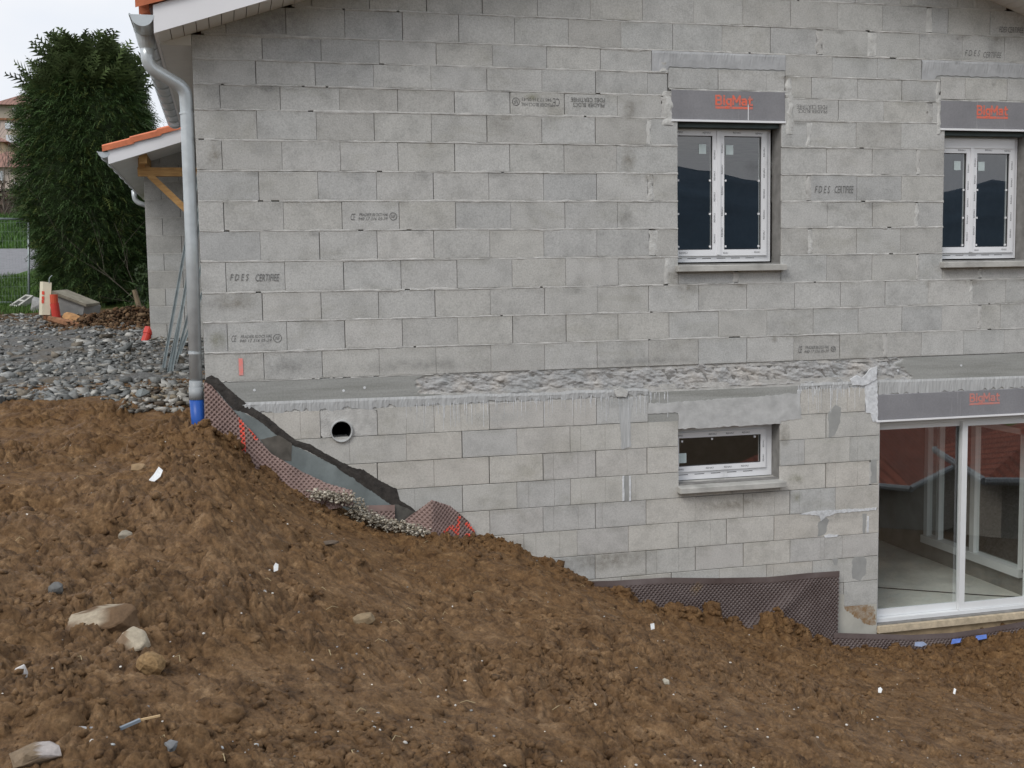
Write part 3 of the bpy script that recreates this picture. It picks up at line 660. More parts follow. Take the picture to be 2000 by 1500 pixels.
# cement smear below the slab and its drips
def smear(x0, x1, ztop, zbot, seed, amp=.02):
    n = int((x1-x0)/.014); xs = np.linspace(x0, x1, n); lo = zbot(xs)+(vnoise(xs*30, xs*0, seed)-.5)*amp*2+(vnoise(xs*7, xs*0, seed+1)-.5)*amp
    mb = MB(); mb.v = [p for i in range(n) for p in ((xs[i], -.0015, ztop(xs[i:i+1])[0]+.003), (xs[i], -.005-.004*random.random(), ztop(xs[i:i+1])[0]-.02), (xs[i], -.0035-.003*random.random(), (ztop(xs[i:i+1])[0]+lo[i])/2), (xs[i], -.0008, lo[i]))]
    mb.f = [(i*4+k+1, (i+1)*4+k+1, (i+1)*4+k, i*4+k) for i in range(n-1) for k in range(3)]; return mb
smear(.30, BAND[0], zb_, lambda x: np.interp(x, [0, 1.9, 2.2, 4.3], [-.272, -.272, -.262, -.262]), 5).build('cement_smear', MAT['smear'], house)
smear(BAND[1], 6.42, zb_, lambda x: x*0-.275, 6).build('cement_smear', MAT['smear'], house)
smear(6.42, HW, zb_, lambda x: np.interp(x, [6.3, 9], [-.368, -.345]), 7).build('cement_smear', MAT['smear'], house)
mb = MB()
for _ in range(190):
    x = random.uniform(1.7, 4.2) if random.random() < .72 else random.uniform(5.5, 6.35); z = -.23-random.random()*.05; l = random.expovariate(1/.085)+.02; l = min(l, .24); w = random.uniform(.0015, .0045)
    mb.add([(x-w, -.001, z), (x, -.006, z), (x+w, -.001, z), (x-w*.7, -.001, z-l), (x, -.0045, z-l), (x+w*.7, -.001, z-l), (x, -.001, z-l-w*2)], [(0, 3, 4, 1), (1, 4, 5, 2), (3, 6, 4), (4, 6, 5)])
mb.build('cement_drips', MAT['white_cement'], house, False, 'stuff')
# cast lintel over the small basement window, tie beams over the upper windows
lb = poly_sheet('cast_lintel', [(1266, 788), (1320, 786), (1430, 778), (1560, 768), (1566, 818), (1526, 822), (1524, 828), (1326, 838), (1324, 806), (1266, 808)], simple('lintel_cement', (.47, .475, .47), .85, var=.16, sc=9, bmp=.3, bsc=50), house, -.004, .007)
MB().box(BAND[0], BAND[1], .002, .2, -.598, -.24).build('lintel_core', MAT['slab'], lb)
for a, b in (TB1, TB2):
    smear(a, b, lambda x: x*0+2.893, lambda x: np.interp(x, [a, a+.15, a+.16, b], [2.70, 2.70, 2.752, 2.752]), 11, .006).build('tie_beam', MAT['beam'], house)
    MB().box(a, b, .004, .2, 2.70, 2.895).build('tie_beam_core', MAT['patch'], house)
# stains, patches and filled grooves
poly_sheet('cement_patch', [(1618, 806), (1632, 790), (1642, 796), (1641, 824), (1630, 850), (1619, 856)], MAT['patch'], base, -.002, .006)
poly_sheet('cement_streak', [(1207, 782), (1236, 776), (1231, 820), (1232, 872), (1214, 878), (1211, 830)], MAT['smear'], base, -.003, .005)
for x_ in (1217, 1230): poly_sheet('cement_bead', [(x_-1.6, 930), (x_+1.6, 929), (x_+2, 978), (x_-2, 979)], MAT['white_cement'], base, -.009, .002)
poly_sheet('filled_groove', [(1219, 930), (1229, 929), (1228, 977), (1219, 978)], MAT['patch'], base, -.0015, .002)
poly_sheet('cement_bead', [(1560, 1004), (1590, 998), (1640, 995), (1690, 993), (1712, 991), (1710, 996), (1660, 1000), (1630, 1003), (1612, 1010), (1603, 1018), (1600, 1007)], MAT['white_cement'], base, -.006, .004, seg=.02)
poly_sheet('cement_patch', [(1598, 1020), (1614, 1010), (1620, 1016), (1611, 1044), (1597, 1048)], MAT['patch'], base, -.0018, .008)
poly_sheet('cement_bead', [(1609, 1045), (1624, 1043), (1638, 1045), (1632, 1049), (1611, 1050)], MAT['white_cement'], base, -.006, .004, seg=.02)
poly_sheet('cement_patch', [(1622, 1052), (1643, 1048), (1645, 1082), (1636, 1092), (1634, 1105), (1629, 1104), (1623, 1090)], MAT['patch'], base, -.0018, .006)
poly_sheet('cement_patch', [(1664, 1092), (1680, 1079), (1692, 1092), (1690, 1122), (1680, 1135), (1664, 1130)], MAT['patch'], base, -.0018, .008)
poly_sheet('cement_patch', [(1684, 1004), (1693, 1003), (1690, 1040), (1685, 1042)], MAT['patch'], base, -.0018, .004)
poly_sheet('cement_bead', [(1693, 1008), (1697, 1008), (1696, 1040), (1692, 1040)], MAT['white_cement'], base, -.006, .002)
poly_sheet('cement_patch', [(1701, 898), (1712, 897), (1712, 942), (1700, 944)], MAT['patch'], base, -.0035, .002)
poly_sheet('mortar_column', [(1688, 748), (1697, 733), (1711, 728), (1713, 760), (1714, 822), (1704, 824), (1700, 806), (1691, 806)], MAT['white_cement'], base, -.007, .006)
poly_sheet('mortar_lump', [(1660, 742), (1672, 733), (1684, 738), (1698, 722), (1712, 716), (1711, 740), (1690, 752), (1664, 752)], MAT['white_cement'], base, -.016, .006)
lip = poly_sheet('cement_fillet', [(1199, 762), (1212, 756), (1226, 762), (1222, 775), (1204, 775)], MAT['mortar_light'], base, -.02, .005)
mud = poly_sheet('mud_splash', [(1648, 1182), (1660, 1178), (1672, 1169), (1682, 1172), (1694, 1182), (1708, 1186), (1710, 1218), (1700, 1222), (1684, 1214), (1664, 1200), (1652, 1192)], paint_mat('mud_film', (.27, .17, .085), (.44, .41, .35), .40, .62, 22), base, -.0015, .012, seg=.015)
mud['label'] = 'brown mud splashed on the pier'
poly_sheet('rendered_plinth', [(1637, 1160), (1712, 1166), (1711, 1262), (1634, 1262)], simple('plinth_render', (.46, .45, .40), .9, var=.12, sc=6), base, -.0008, .002)
# drain pipe through the wall, set in mortar
c = PIPE; a0, a1 = xw(625.4, -.4)+.003, xw(737, -.4)-.003; zt2, zb2 = -.277, -.520; r0, r1 = .098, .086; n = 40
ringo = []; ringb = []
for k in range(n):
    t = 2*math.pi*k/n; dx, dz = math.cos(t), math.sin(t)
    s = min(((a1 if dx > 0 else a0)-c[0])/dx if abs(dx) > 1e-6 else 9, ((zt2 if dz > 0 else zb2)-c[2])/dz if abs(dz) > 1e-6 else 9); ringo.append((c[0]+dx*s, 0, c[2]+dz*s)); ringb.append((c[0]+dx*r0, -.004, c[2]+dz*r0))
mk('mortar_surround', ringo+ringb+[(p[0], .2, p[2]) for p in ringb], [(k, (k+1) % n, (k+1) % n+n, k+n) for k in range(n)]+[(k+n, (k+1) % n+n, (k+1) % n+2*n, k+2*n) for k in range(n)], MAT['mortar'], base)
mb = MB(); V_ = []
for (rr_, y_) in ((r0, .1), (r0, -.022), (r1, -.022), (r1, .02)): V_ += [(c[0]+rr_*math.cos(2*math.pi*k/n), y_, c[2]+rr_*math.sin(2*math.pi*k/n)) for k in range(n)]
dp = mk('drain_pipe', V_, [(j*n+k, j*n+(k+1) % n, (j+1)*n+(k+1) % n, (j+1)*n+k) for j in range(3) for k in range(n)], MAT['drain'], house, True)
MB().tube([(c[0], .02, c[2]), (c[0], 1.3, c[2])], r1, n, False).build('pipe_bore', MAT['black'], dp)  # shade inside the pipe painted as black on bore and end
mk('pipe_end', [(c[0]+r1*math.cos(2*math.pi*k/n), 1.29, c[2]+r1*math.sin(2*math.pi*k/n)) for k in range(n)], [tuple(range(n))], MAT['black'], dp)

# ---- weather stains on the blocks: thin films that fade out at their rims
def stain_mat(name, col, st):
    m, n, b = M(name); out = n.nodes['Material Output']; n.links.new(ramp(n, [(0, col), (1, col)], None).outputs[0], b.inputs['Base Color']); b.inputs['Roughness'].default_value = .95; b.inputs['Specular IOR Level'].default_value = .05
    g = n.nodes.new('ShaderNodeTexCoord').outputs['Generated']; sx = n.nodes.new('ShaderNodeVectorMath'); sx.operation = 'SUBTRACT'; sx.inputs[1].default_value = (.5, 0, .5); n.links.new(g, sx.inputs[0])
    mm = mapping(n, sx.outputs[0], (2, 0, 2)); le = n.nodes.new('ShaderNodeVectorMath'); le.operation = 'LENGTH'; n.links.new(mm, le.inputs[0])
    fall = ramp(n, [(.15, st), (.95, 0.)], le.outputs['Value']).outputs[0]; f = mixc(n, 1, fall, ramp(n, [(.35, .1), (.62, 1.)], noise(n, pos(n), 14, 5, .7)).outputs[0], 'MULTIPLY')
    t = n.nodes.new('ShaderNodeBsdfTransparent'); x = n.nodes.new('ShaderNodeMixShader'); n.links.new(f, x.inputs[0]); n.links.new(t.outputs[0], x.inputs[1]); n.links.new(b.outputs[0], x.inputs[2]); n.links.new(x.outputs[0], out.inputs[0]); return m
STM = {'brown': stain_mat('brown_stain', (.25, .225, .18), .45), 'dark': stain_mat('damp_stain', (.26, .26, .25), .32), 'green': stain_mat('algae_stain', (.28, .28, .19), .45), 'pale': stain_mat('lime_bloom', (.58, .59, .58), .4)}
_sy = [-.0075]
def stain(x0, y0, x1, y1, k, parent=None):
    a, b = at(x0, y1), at(x1, y0); _sy[0] -= .00004
    return mk('stain', [(a[0], _sy[0], a[2]), (b[0], _sy[0], a[2]), (b[0], _sy[0], b[2]), (a[0], _sy[0], b[2])], [(0, 1, 2, 3)], STM[k], parent or gable)
for q in ((1208, 278, 1245, 340, 'brown'), (1214, 190, 1244, 238, 'brown'), (1206, 392, 1240, 452, 'dark'), (935, 328, 1005, 352, 'dark'), (1480, 300, 1530, 345, 'dark'), (398, 270, 440, 335, 'brown'), (400, 640, 450, 690, 'green'), (400, 572, 520, 610, 'brown'), (1525, 250, 1560, 300, 'dark'), (1585, 390, 1650, 416, 'dark'), (1680, 390, 1730, 410, 'dark'), (1295, 520, 1335, 560, 'brown'), (1500, 520, 1545, 560, 'dark'), (500, 690, 640, 740, 'dark'), (640, 690, 1000, 735, 'dark'), (1100, 690, 1400, 720, 'dark'), (1020, 180, 1060, 200, 'green'), (440, 10, 620, 80, 'dark')): stain(*q)
for q in ((1325, 955, 1545, 1010, 'brown'), (1520, 820, 1545, 880, 'brown'), (1535, 920, 1575, 950, 'green'), (1540, 955, 1570, 985, 'green'), (900, 1040, 1060, 1110, 'brown'), (1060, 1060, 1300, 1130, 'brown'), (1400, 900, 1430, 960, 'dark'), (1560, 985, 1700, 1030, 'dark'), (1150, 770, 1260, 800, 'pale'), (850, 790, 1060, 840, 'pale')): stain(*q, base)
for _ in range(46):
    i_ = random.randint(1, 13); X_ = random.uniform(.1, 8.); w_ = random.uniform(.06, .30); h_ = random.uniform(.02, .06)
    if any(a - w_ < X_ < b and c - .1 < ROWS[i_] < d + .25 for a, b, c, d in (W1, W2)): continue
    if ROWS[i_] > soff(X_)-.1: continue
    _sy[0] -= .00004; z_ = ROWS[i_]-h_*.6
    mk('stain', [(X_, _sy[0], z_-h_), (X_+w_, _sy[0], z_-h_), (X_+w_, _sy[0], z_+h_), (X_, _sy[0], z_+h_)], [(0, 1, 2, 3)], STM[random.choice(('dark', 'dark', 'brown', 'pale'))], gable)
# ---- writing
def text_mesh(body, size=1., shear=0., bold=0., space=1.):
    cu = bpy.data.curves.new('t', 'FONT'); cu.body = body; cu.size = size; cu.shear = shear; cu.offset = bold; cu.space_character = space; cu.align_x = 'LEFT'; cu.resolution_u = 2
    o = bpy.data.objects.new('t', cu); COL.objects.link(o); dg = bpy.context.evaluated_depsgraph_get(); me = bpy.data.meshes.new_from_object(o.evaluated_get(dg))
    v = np.empty(len(me.vertices)*3); me.vertices.foreach_get('co', v); v = v.reshape(-1, 3)[:, :2]; f = [tuple(p.vertices) for p in me.polygons]
    bpy.data.objects.remove(o); bpy.data.curves.remove(cu); bpy.data.meshes.remove(me); return v, f
def fit_text(mb, body, a, b, h0, y, flip=False, shear=0., bold=0., space=1., vertical=False):
    """text filling the wall rectangle a=(x0,z0) .. b=(x1,z1)"""
    v, f = text_mesh(body, 1., shear, bold, space); mn = v.min(0); mxx = v.max(0); u = (v-mn)/np.maximum(mxx-mn, 1e-6)
    if vertical: u = np.stack([1-u[:, 1], u[:, 0]], -1)
    if flip: u = 1-u
    mb.add([(a[0]+q[0]*(b[0]-a[0]), y, a[1]+q[1]*(b[1]-a[1])) for q in u], f)
def px_rect(x0, y0, x1, y1, Y=0.):      # left/right/top/bottom pixel box -> wall rectangle
    p = at(x0, (y0+y1)/2, Y); q = at(x1, (y0+y1)/2, Y); m = (x0+x1)/2; return (p[0], at(m, y1, Y)[2]), (q[0], at(m, y0, Y)[2])
def stamp(items, parent, name='block_stamp', mat='ink'):
    mb = MB()
    for body, box, kw in items: fit_text(mb, body, *px_rect(*box), None, -.0036, **kw)
    return mb.build(name, MAT[mat], parent, False, 'stuff')
fl = dict(flip=True); it = dict(shear=.3)
stamp([('PRADIER BLOCS', (1119, 201, 1180, 209), fl), ('FDES CERTIFIEE', (1115, 191, 1181, 199), fl)], gable)
def nfring(mb, px_, py_, r_, y=-.0036):
    c_ = at(px_, py_); n_ = 20
    v = [(c_[0]+q*math.cos(2*math.pi*k/n_), y, c_[2]+q*math.sin(2*math.pi*k/n_)) for q in (r_, r_*.84) for k in range(n_)]
    mb.add(v, [(k, (k+1) % n_, (k+1) % n_+n_, k+n_) for k in range(n_)])
mb = MB(); R_ = px_rect
for body, box, kw in (('PRADIER BLOCS HAL', (1018, 201, 1079, 208), fl), ('940 17 316 05-43', (1019, 191, 1077, 198), fl), ('CE', (1080, 192, 1093, 208), fl), ('NF', (1003, 194, 1012, 203), dict(flip=True, shear=.2))): fit_text(mb, body, *R_(*box), None, -.0036, **kw)
nfring(mb, 1007.5, 198.5, .036); mb.build('block_stamp', MAT['ink'], gable, False, 'stuff')
stamp([('PRADIER BLOCS', (1559, 214, 1615, 221), fl), ('FDES CERTIFIEE', (1556, 205, 1615, 213), fl)], gable)
def cestamp(x0, y0, x1, dy=0., par=gable):
    w = x1-x0; mb = MB()
    for body, box in (('CE', (x0, y0, x0+w*.10, y0+13)), ('PRADIER BLOCS HAL', (x0+w*.18, y0-1, x0+w*.80, y0+5)), ('940 17 316 05-39', (x0+w*.16, y0+7, x0+w*.79, y0+13)), ('NF', (x0+w*.86, y0+2, x0+w*.96, y0+9))): fit_text(mb, body, *R_(*box), None, -.0036, shear=.35)
    nfring(mb, x0+w*.91, y0+5.5, w*.075/200); return mb.build('block_stamp', MAT['ink'], par, False, 'stuff')
cestamp(685, 417, 776); cestamp(452, 655, 551); cestamp(1559, 676, 1634)
stamp([('F D E S', (449, 535, 486, 548), it), ('CERTIFIEE', (499, 535, 546, 549), it)], gable)
stamp([('F D E S', (1591, 363, 1621, 377), it), ('CERTIFIEE', (1630, 363, 1667, 377), it)], gable)
stamp([('F D E S', (1884, 98, 1914, 110), it), ('CERTIFIEE', (1920, 102, 1956, 113), it)], gable)
stamp([('FDES CERTIFIEE', (1951, 53, 1999, 64), it)], gable)
mb = MB(); p = at(470, 700); q = at(470, 733); mb.box(p[0]-.018, p[0]+.018, -.0036, -.003, q[2], p[2]); o = mb.build('spray_mark', MAT['mark_wall'], gable); o['label'] = 'short pink spray mark near the corner'

STROKES = {'B': (.9, [[(0,0),(0,1.4)], [(0,1.4),(.55,1.4),(.78,1.22),(.78,.9),(.55,.72),(0,.72)], [(.55,.72),(.85,.55),(.85,.18),(.6,0),(0,0)]]),
 'i': (.12, [[(.05,0),(.05,.95)], [(.05,1.2),(.05,1.42)]]), 'g': (.72, [[(.7,.86),(.22,.92),(0,.68),(0,.3),(.22,.04),(.7,.12)], [(.7,.95),(.7,-.22),(.5,-.38),(.05,-.34)]]),
 'M': (1.1, [[(0,0),(0,1.4),(.55,.45),(1.1,1.4),(1.1,0)]]), 'a': (.72, [[(.05,.86),(.5,.92),(.7,.72),(.7,0)], [(.7,.52),(.2,.5),(0,.3),(.12,.03),(.5,.03),(.7,.22)]]), 't': (.6, [[(.22,1.3),(.22,.16),(.36,0),(.62,.02)], [(0,.92),(.6,.92)]])}
def stroke_text(mb, body, a, b, y, w=.31):
    segs = []; x = 0
    for ch in body:
        wd, pl = STROKES[ch]
        for q in pl: segs += [((p0[0]+x, p0[1]), (p1[0]+x, p1[1])) for p0, p1 in zip(q, q[1:])]
        x += wd+.36
    x -= .36; sx = (b[0]-a[0])/(x+w); sz = (b[1]-a[1])/(1.4+.38+w)
    for k, (p0, p1) in enumerate(segs):
        P0 = np.array(p0)+[w/2, .38+w/2]; P1 = np.array(p1)+[w/2, .38+w/2]; d_ = (P1-P0)/np.linalg.norm(P1-P0); n_ = np.array([-d_[1], d_[0]])*w/2; P0 = P0-d_*w*.35; P1 = P1+d_*w*.35
        mb.add([(a[0]+q[0]*sx, y-k*6e-5, a[1]+q[1]*sz) for q in (P0+n_, P0-n_, P1-n_, P1+n_)], [(0, 1, 2, 3)])
# ---- shutter box lintels
def shutter_box(x0, x1, z0, z1, letters, mat, y=-.004):
    o = MB().cbox(x0, x1, y, .2, z0+.02, z1, .004).build('shutter_box', MAT['lintel'], house)
    MB().box(x0, x1+.004, y-.008, .10, z0, z0+.019).build('bottom_rail', MAT['pvc'], o)
    mb = MB(); (a, b) = letters; h = b[1]-a[1]
    stroke_text(mb, 'BigMat', (a[0], a[1]+h*.06), b, y-.0016); mb.box(a[0], b[0], y-.0012, y-.0008, a[1], a[1]+h*.17); mb.build('lettering', MAT[mat], o); return o
shutter_box(LX1[0], LX1[1], 2.262, zt1, px_rect(1396.5, 186, 1470, 213), 'orange')
shutter_box(LX2[0], 8.32, 2.225, 2.51, px_rect(1907, 206, 1968, 232), 'orange')
shutter_box(xw(1711, -.5), HW-.8, -.635, -.362, px_rect(1893, 767, 1952, 790), 'orange_faint')
p = at(1461, 213); MB().box(p[0]-.004, p[0]+.004, -.006, -.0045, 2.285, p[2]+.04).build('paint_drip', MAT['pvc'], house)

# ---- windows
def frame(mb, x0, x1, z0, z1, w, y0, y1, wb=None):
    wb = wb or w
    mb.box(x0, x0+w, y0, y1, z0, z1); mb.box(x1-w, x1, y0, y1, z0, z1); mb.box(x0+w, x1-w, y0, y1, z0, z0+wb); mb.box(x0+w, x1-w, y0, y1, z1-w, z1)
def sash(win, x0, x1, z0, z1, w, y, blocks=True, stick=None, gm='glass'):
    mb = MB(); frame(mb, x0, x1, z0, z1, w, y, y+.06); s = mb.build('sash', MAT['pvc'], win)
    gx0, gx1, gz0, gz1 = x0+w-.004, x1-w+.004, z0+w-.004, z1-w+.004
    mb = MB(); frame(mb, x0+w-.001, x1-w+.001, z0+w-.001, z1-w+.001, .006, y+.012, y+.03); mb.build('gasket', MAT['gasket'], win)
    mb = MB(); mb.add([(gx0, y+.022, gz0), (gx1, y+.022, gz0), (gx1, y+.022, gz1), (gx0, y+.022, gz1)], [(0, 1, 2, 3)]); mb.build('pane', MAT[gm], win)
    if blocks:
        for (bx, bz) in blocks:
            MB().box(bx-.009, bx+.009, y+.012, y+.019, bz-.009, bz+.009).build('glazing_tab', MAT['pvc'], win)
    if stick: MB().box(stick[0], stick[1], y+.018, y+.0205, stick[2], stick[3]).build('sticker', MAT['sticker'], win)
    return s
def tape_print(win, spots, y):
    mb = MB()
    for (x, z, l, vert) in spots:
        h = .017
        if vert: fit_text(mb, 'REHAU', (x-h/2, z), (x+h/2, z+l), None, y, vertical=True)
        else: fit_text(mb, 'REHAU', (x, z-h/2), (x+l, z+h/2), None, y)
    return mb.build('printed_tape', MAT['print'], win, False, 'stuff')
def casement(o4, ymain, header, name_spots):
    x0, x1, z0, z1 = o4; win = MB(); frame(win, x0+.008, x1-.008, z0+.004, z1-.004, .055, ymain, ymain+.07, .075)
    if header: win.box(x0+.063, x1-.063, ymain-.03, ymain+.05, z1-header, z1-.06)
    win = win.build('window', MAT['pvc'], house)
    xi0, xi1 = x0+.055, x1-.055; zi0 = z0+.062; zi1 = z1-.05-(header-.06 if header else 0); xm = (xi0+xi1)/2; y = ymain-.022
    for k, (a, b) in enumerate(((xi0, xm-.0015), (xm+.0015, xi1))):
        H_ = zi1-zi0; tabs = [(a+.10 if k == 0 else a+.078, zi0+H_*q) for q in (.075, .335, .60)]+[(b-.078, zi0+H_*q) for q in (.075, .335, .60)]
        st = (b-.19, b-.115, zi1-.225, zi1-.135) if k == 0 else (a+.085, a+.16, zi1-.23, zi1-.14)
        sash(win, a, b, zi0, zi1, .058, y, tabs, st)
    MB().box(xm-.018, xm+.018, y-.012, y, zi0+.01, zi1-.01).build('astragal', MAT['pvc'], win)
    sp = []
    for k in range(5): zz = zi0+.12+k*(zi1-zi0-.2)/5; sp += [(xm-.04, zz, .085, True), (xm+.038, zz+.06, .085, True), (xi1-.03, zz+.03, .085, True)]
    sp += [(xi0+.10, zi0+.030, .085, False), (xm+.05, zi0+.025, .05, False), (xi1-.13, zi0+.030, .06, False), (xi0+.06, zi1-.028, .08, False), (xm-.16, zi1-.030, .08, False), (xm+.15, zi1-.026, .08, False), (xi1-.12, zi1-.03, .07, False)]
    tape_print(win, sp, y-.0012)
    mb = MB()
    for k in range(6): mb.box(x0+.1+k*.15, x0+.19+k*.15, ymain-.0012, ymain-.0006, z0+.036, z0+.041)
    mb.build('printed_line', MAT['gasket'], win, False, 'stuff')
    return win
def wx(pm, pr, z): xi = xw(pr, z, .15); xm_ = xw(pm, z, .15); return 2*xm_-xi-.055, xi+.055
a_, b_ = wx(1402.5, 1497, 1.6); w = casement((a_, b_, W1[2]+.012, W1[3]), .165, 0, None); w['label'] = 'white two-sash window with stickers left on its panes'
a_, b_ = wx(1896, 1979, 1.6); w = casement((a_, b_, W2[2]+.012, W2[3]), .165, .155, None); w['label'] = 'white two-sash window with a lowered box at its head'
slot = simple('shutter_slot_shade', (.09, .12, .125), .7)
for q in (W1, W2): MB().box(q[0]+.001, q[1]-.001, .055, .16, q[3]-.040, q[3]-.001).build('shaded_shutter_slot', slot, house)  # slot under the shutter box, its shade painted in as dark teal
def sill(x0, x1, zt, zb, y0=-.07, y1=.15, slope=.0):
    mb = MB(); v = [(x0, y0, zb), (x1, y0, zb), (x1, y1, zb), (x0, y1, zb), (x0, y0, zt), (x1, y0, zt), (x1, y1, zt+slope), (x0, y1, zt+slope)]
    mb.add(v, [(0, 3, 2, 1), (4, 5, 6, 7), (0, 1, 5, 4), (1, 2, 6, 5), (2, 3, 7, 6), (3, 0, 4, 7)]); o = mb.build('window_sill', simple('sill_concrete', (.43, .425, .40), .85, var=.25, sc=5, bmp=.4, bsc=50) if 'sillm' not in MAT else MAT['sillm'], house)
    MAT['sillm'] = o.data.materials[0]
    m = o.modifiers.new('b', 'BEVEL'); m.width = .006; m.segments = 2; return o
sill(xw(1326, .9)-.035, xw(1538, .9)-.04, .935, .878, -.075, .16, .012); sill(xw(1843, .9)-.04, W2[1]+.06, .935, .878, -.075, .16, .012)
sill(xw(1329, -1.17)-.035, xw(1537, -1.17)-.045, -1.158, -1.212, -.085, .16, .03)
# small basement window
y = .165; win = MB(); frame(win, LW[0]-.055, LW[1]-.005, LW[2]+.01, LW[3]-.004, .075, y, y+.07, .085); win = win.build('window', MAT['pvc'], house); win['label'] = 'small wide white basement window'
xa, xb, za, zb3 = LW[0]+.012, LW[1]-.078, LW[2]+.092, LW[3]-.062
sash(win, xa, xb, za, zb3, .052, y-.02, [(xa+.09, zb3-.085), (xa+.40, zb3-.075), (xb-.11, zb3-.075)], (xa+.055, xa+.135, za+.085, za+.18))
tape_print(win, [(xa+.03, za+.025, .07, False), (xa+.33, za+.026, .08, False), (xa+.52, za+.026, .08, False), (xa+.70, za+.026, .08, False), (xa+.02, zb3-.026, .07, False), (xa+.36, zb3-.026, .08, False), (xa+.54, zb3-.026, .08, False), (xa+.71, zb3-.026, .08, False), (xb-.026, za+.06, .07, True), (xb-.026, za+.2, .07, True)], y-.0212)
mb = MB()
for k in range(5): mb.box(xa+.05+k*.17, xa+.15+k*.17, y-.0012, y-.0006, LW[2]+.058, LW[2]+.064)
mb.build('printed_line', MAT['gasket'], win, False, 'stuff')

# ---- sliding patio door
dy = .10; dz0 = DR[2]+.035
d = MB(); d.box(DR[0], DR[1], dy-.02, dy+.10, dz0-.045, dz0); d.box(DR[0]+.002, DR[1], dy, dy+.10, DR[3]-.05, DR[3]-.001); d.box(DR[1]-.05, DR[1], dy, dy+.1, dz0, DR[3]-.05); d.box(DR[0]+.002, DR[0]+.03, dy+.02, dy+.1, dz0, DR[3]-.05)
d = d.build('sliding_door', MAT['alu'], house); d['label'] = 'two-leaf glazed sliding door in white frame'
xm = xw(1888, -1.7, dy)
for k, (a, b, yy) in enumerate(((DR[0]+.03, xm+.005, dy+.045), (xm-.065, DR[1]-.05, dy+.005))):
    mb = MB(); st_ = .062; zt3 = DR[3]-.052
    mb.box(a, a+st_, yy, yy+.035, dz0+.002, zt3); mb.box(b-st_, b, yy, yy+.035, dz0+.002, zt3); mb.box(a+st_, b-st_, yy, yy+.035, dz0+.002, dz0+.075); mb.box(a+st_, b-st_, yy, yy+.035, zt3-.05, zt3)
    leaf = mb.build('leaf', MAT['alu'], d)
    g = mk('pane', [(a+st_-.003, yy+.017, dz0+.07), (b-st_+.003, yy+.017, dz0+.07), (b-st_+.003, yy+.017, zt3-.045), (a+st_-.003, yy+.017, zt3-.045)], [(0, 1, 2, 3)], MAT['glass_door'], d)
MB().box(DR[0]-.0, DR[1]+.3, -.03, .19, -2.775, -2.712).build('threshold_board', MAT['sill_wood'], house)
MB().box(DR[0]-.002, HW, .012, .19, -3.1, -2.776).build('footing', MAT['footing'], house)
# ---- basement room seen through the door, shell of the house
MB().box(2.0, 8.42, .19, 5.6, -2.78, -2.66).build('room_floor', MAT['screed'], house)
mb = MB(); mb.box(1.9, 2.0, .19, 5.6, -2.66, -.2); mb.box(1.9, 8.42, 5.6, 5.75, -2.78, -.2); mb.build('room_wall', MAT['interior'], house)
p0 = atx(1806, 1045, 8.42); p1 = atx(2000, 1122, 8.42); YF = float(p0[1]); YN = .35; ZS = float((p0[2]+p1[2])/2); ZH = -.85
hole = (YN, YF, ZS, ZH); mb = MB()
for a, b in ((.19, YN), (YF, 5.75)): mb.box(8.42, 8.6, a, b, -2.78, -.2)
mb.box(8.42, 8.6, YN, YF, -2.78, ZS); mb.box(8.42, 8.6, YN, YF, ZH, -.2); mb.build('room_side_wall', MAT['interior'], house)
mb = MB()
for (a, b) in ((YN, YN+.07), (YF-.07, YF), (YN+(YF-YN)*.46, YN+(YF-YN)*.46+.08), (YF-.30, YF-.25)): mb.box(8.40, 8.47, a, b, ZS, ZH)
mb.box(8.36, 8.50, YN, YF, ZS-.06, ZS+.03); mb.box(8.40, 8.47, YN, YF, ZH-.06, ZH); mb.build('side_window_frame', MAT['alu'], house)
mk('side_window_pane', [(8.44, YN, ZS), (8.44, YF, ZS), (8.44, YF, ZH), (8.44, YN, ZH)], [(0, 1, 2, 3)], MAT['glass_door'], house)
q = [(6.3, 1.35), (6.9, 1.25), (7.5, .85), (8.1, .45), (8.4, .3)]
MB().sheet([(x, yy+.02, -2.656) for x, yy in q], [(x, yy-.02, -2.656) for x, yy in q]).build('floor_joint', MAT['gasket'], house)
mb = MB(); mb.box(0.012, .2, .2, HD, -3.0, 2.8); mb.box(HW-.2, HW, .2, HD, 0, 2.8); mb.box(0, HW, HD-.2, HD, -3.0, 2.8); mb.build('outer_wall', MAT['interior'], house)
mk('rear_gable', [(0, HD-.1, 2.8), (HW, HD-.1, 2.8), (RX, HD-.1, soff(RX))], [(0, 1, 2)], MAT['interior'], house)

MB().box(.02, HW-.02, .195, HD-.2, 2.70, 2.76).build('ceiling', MAT['interior'], house)
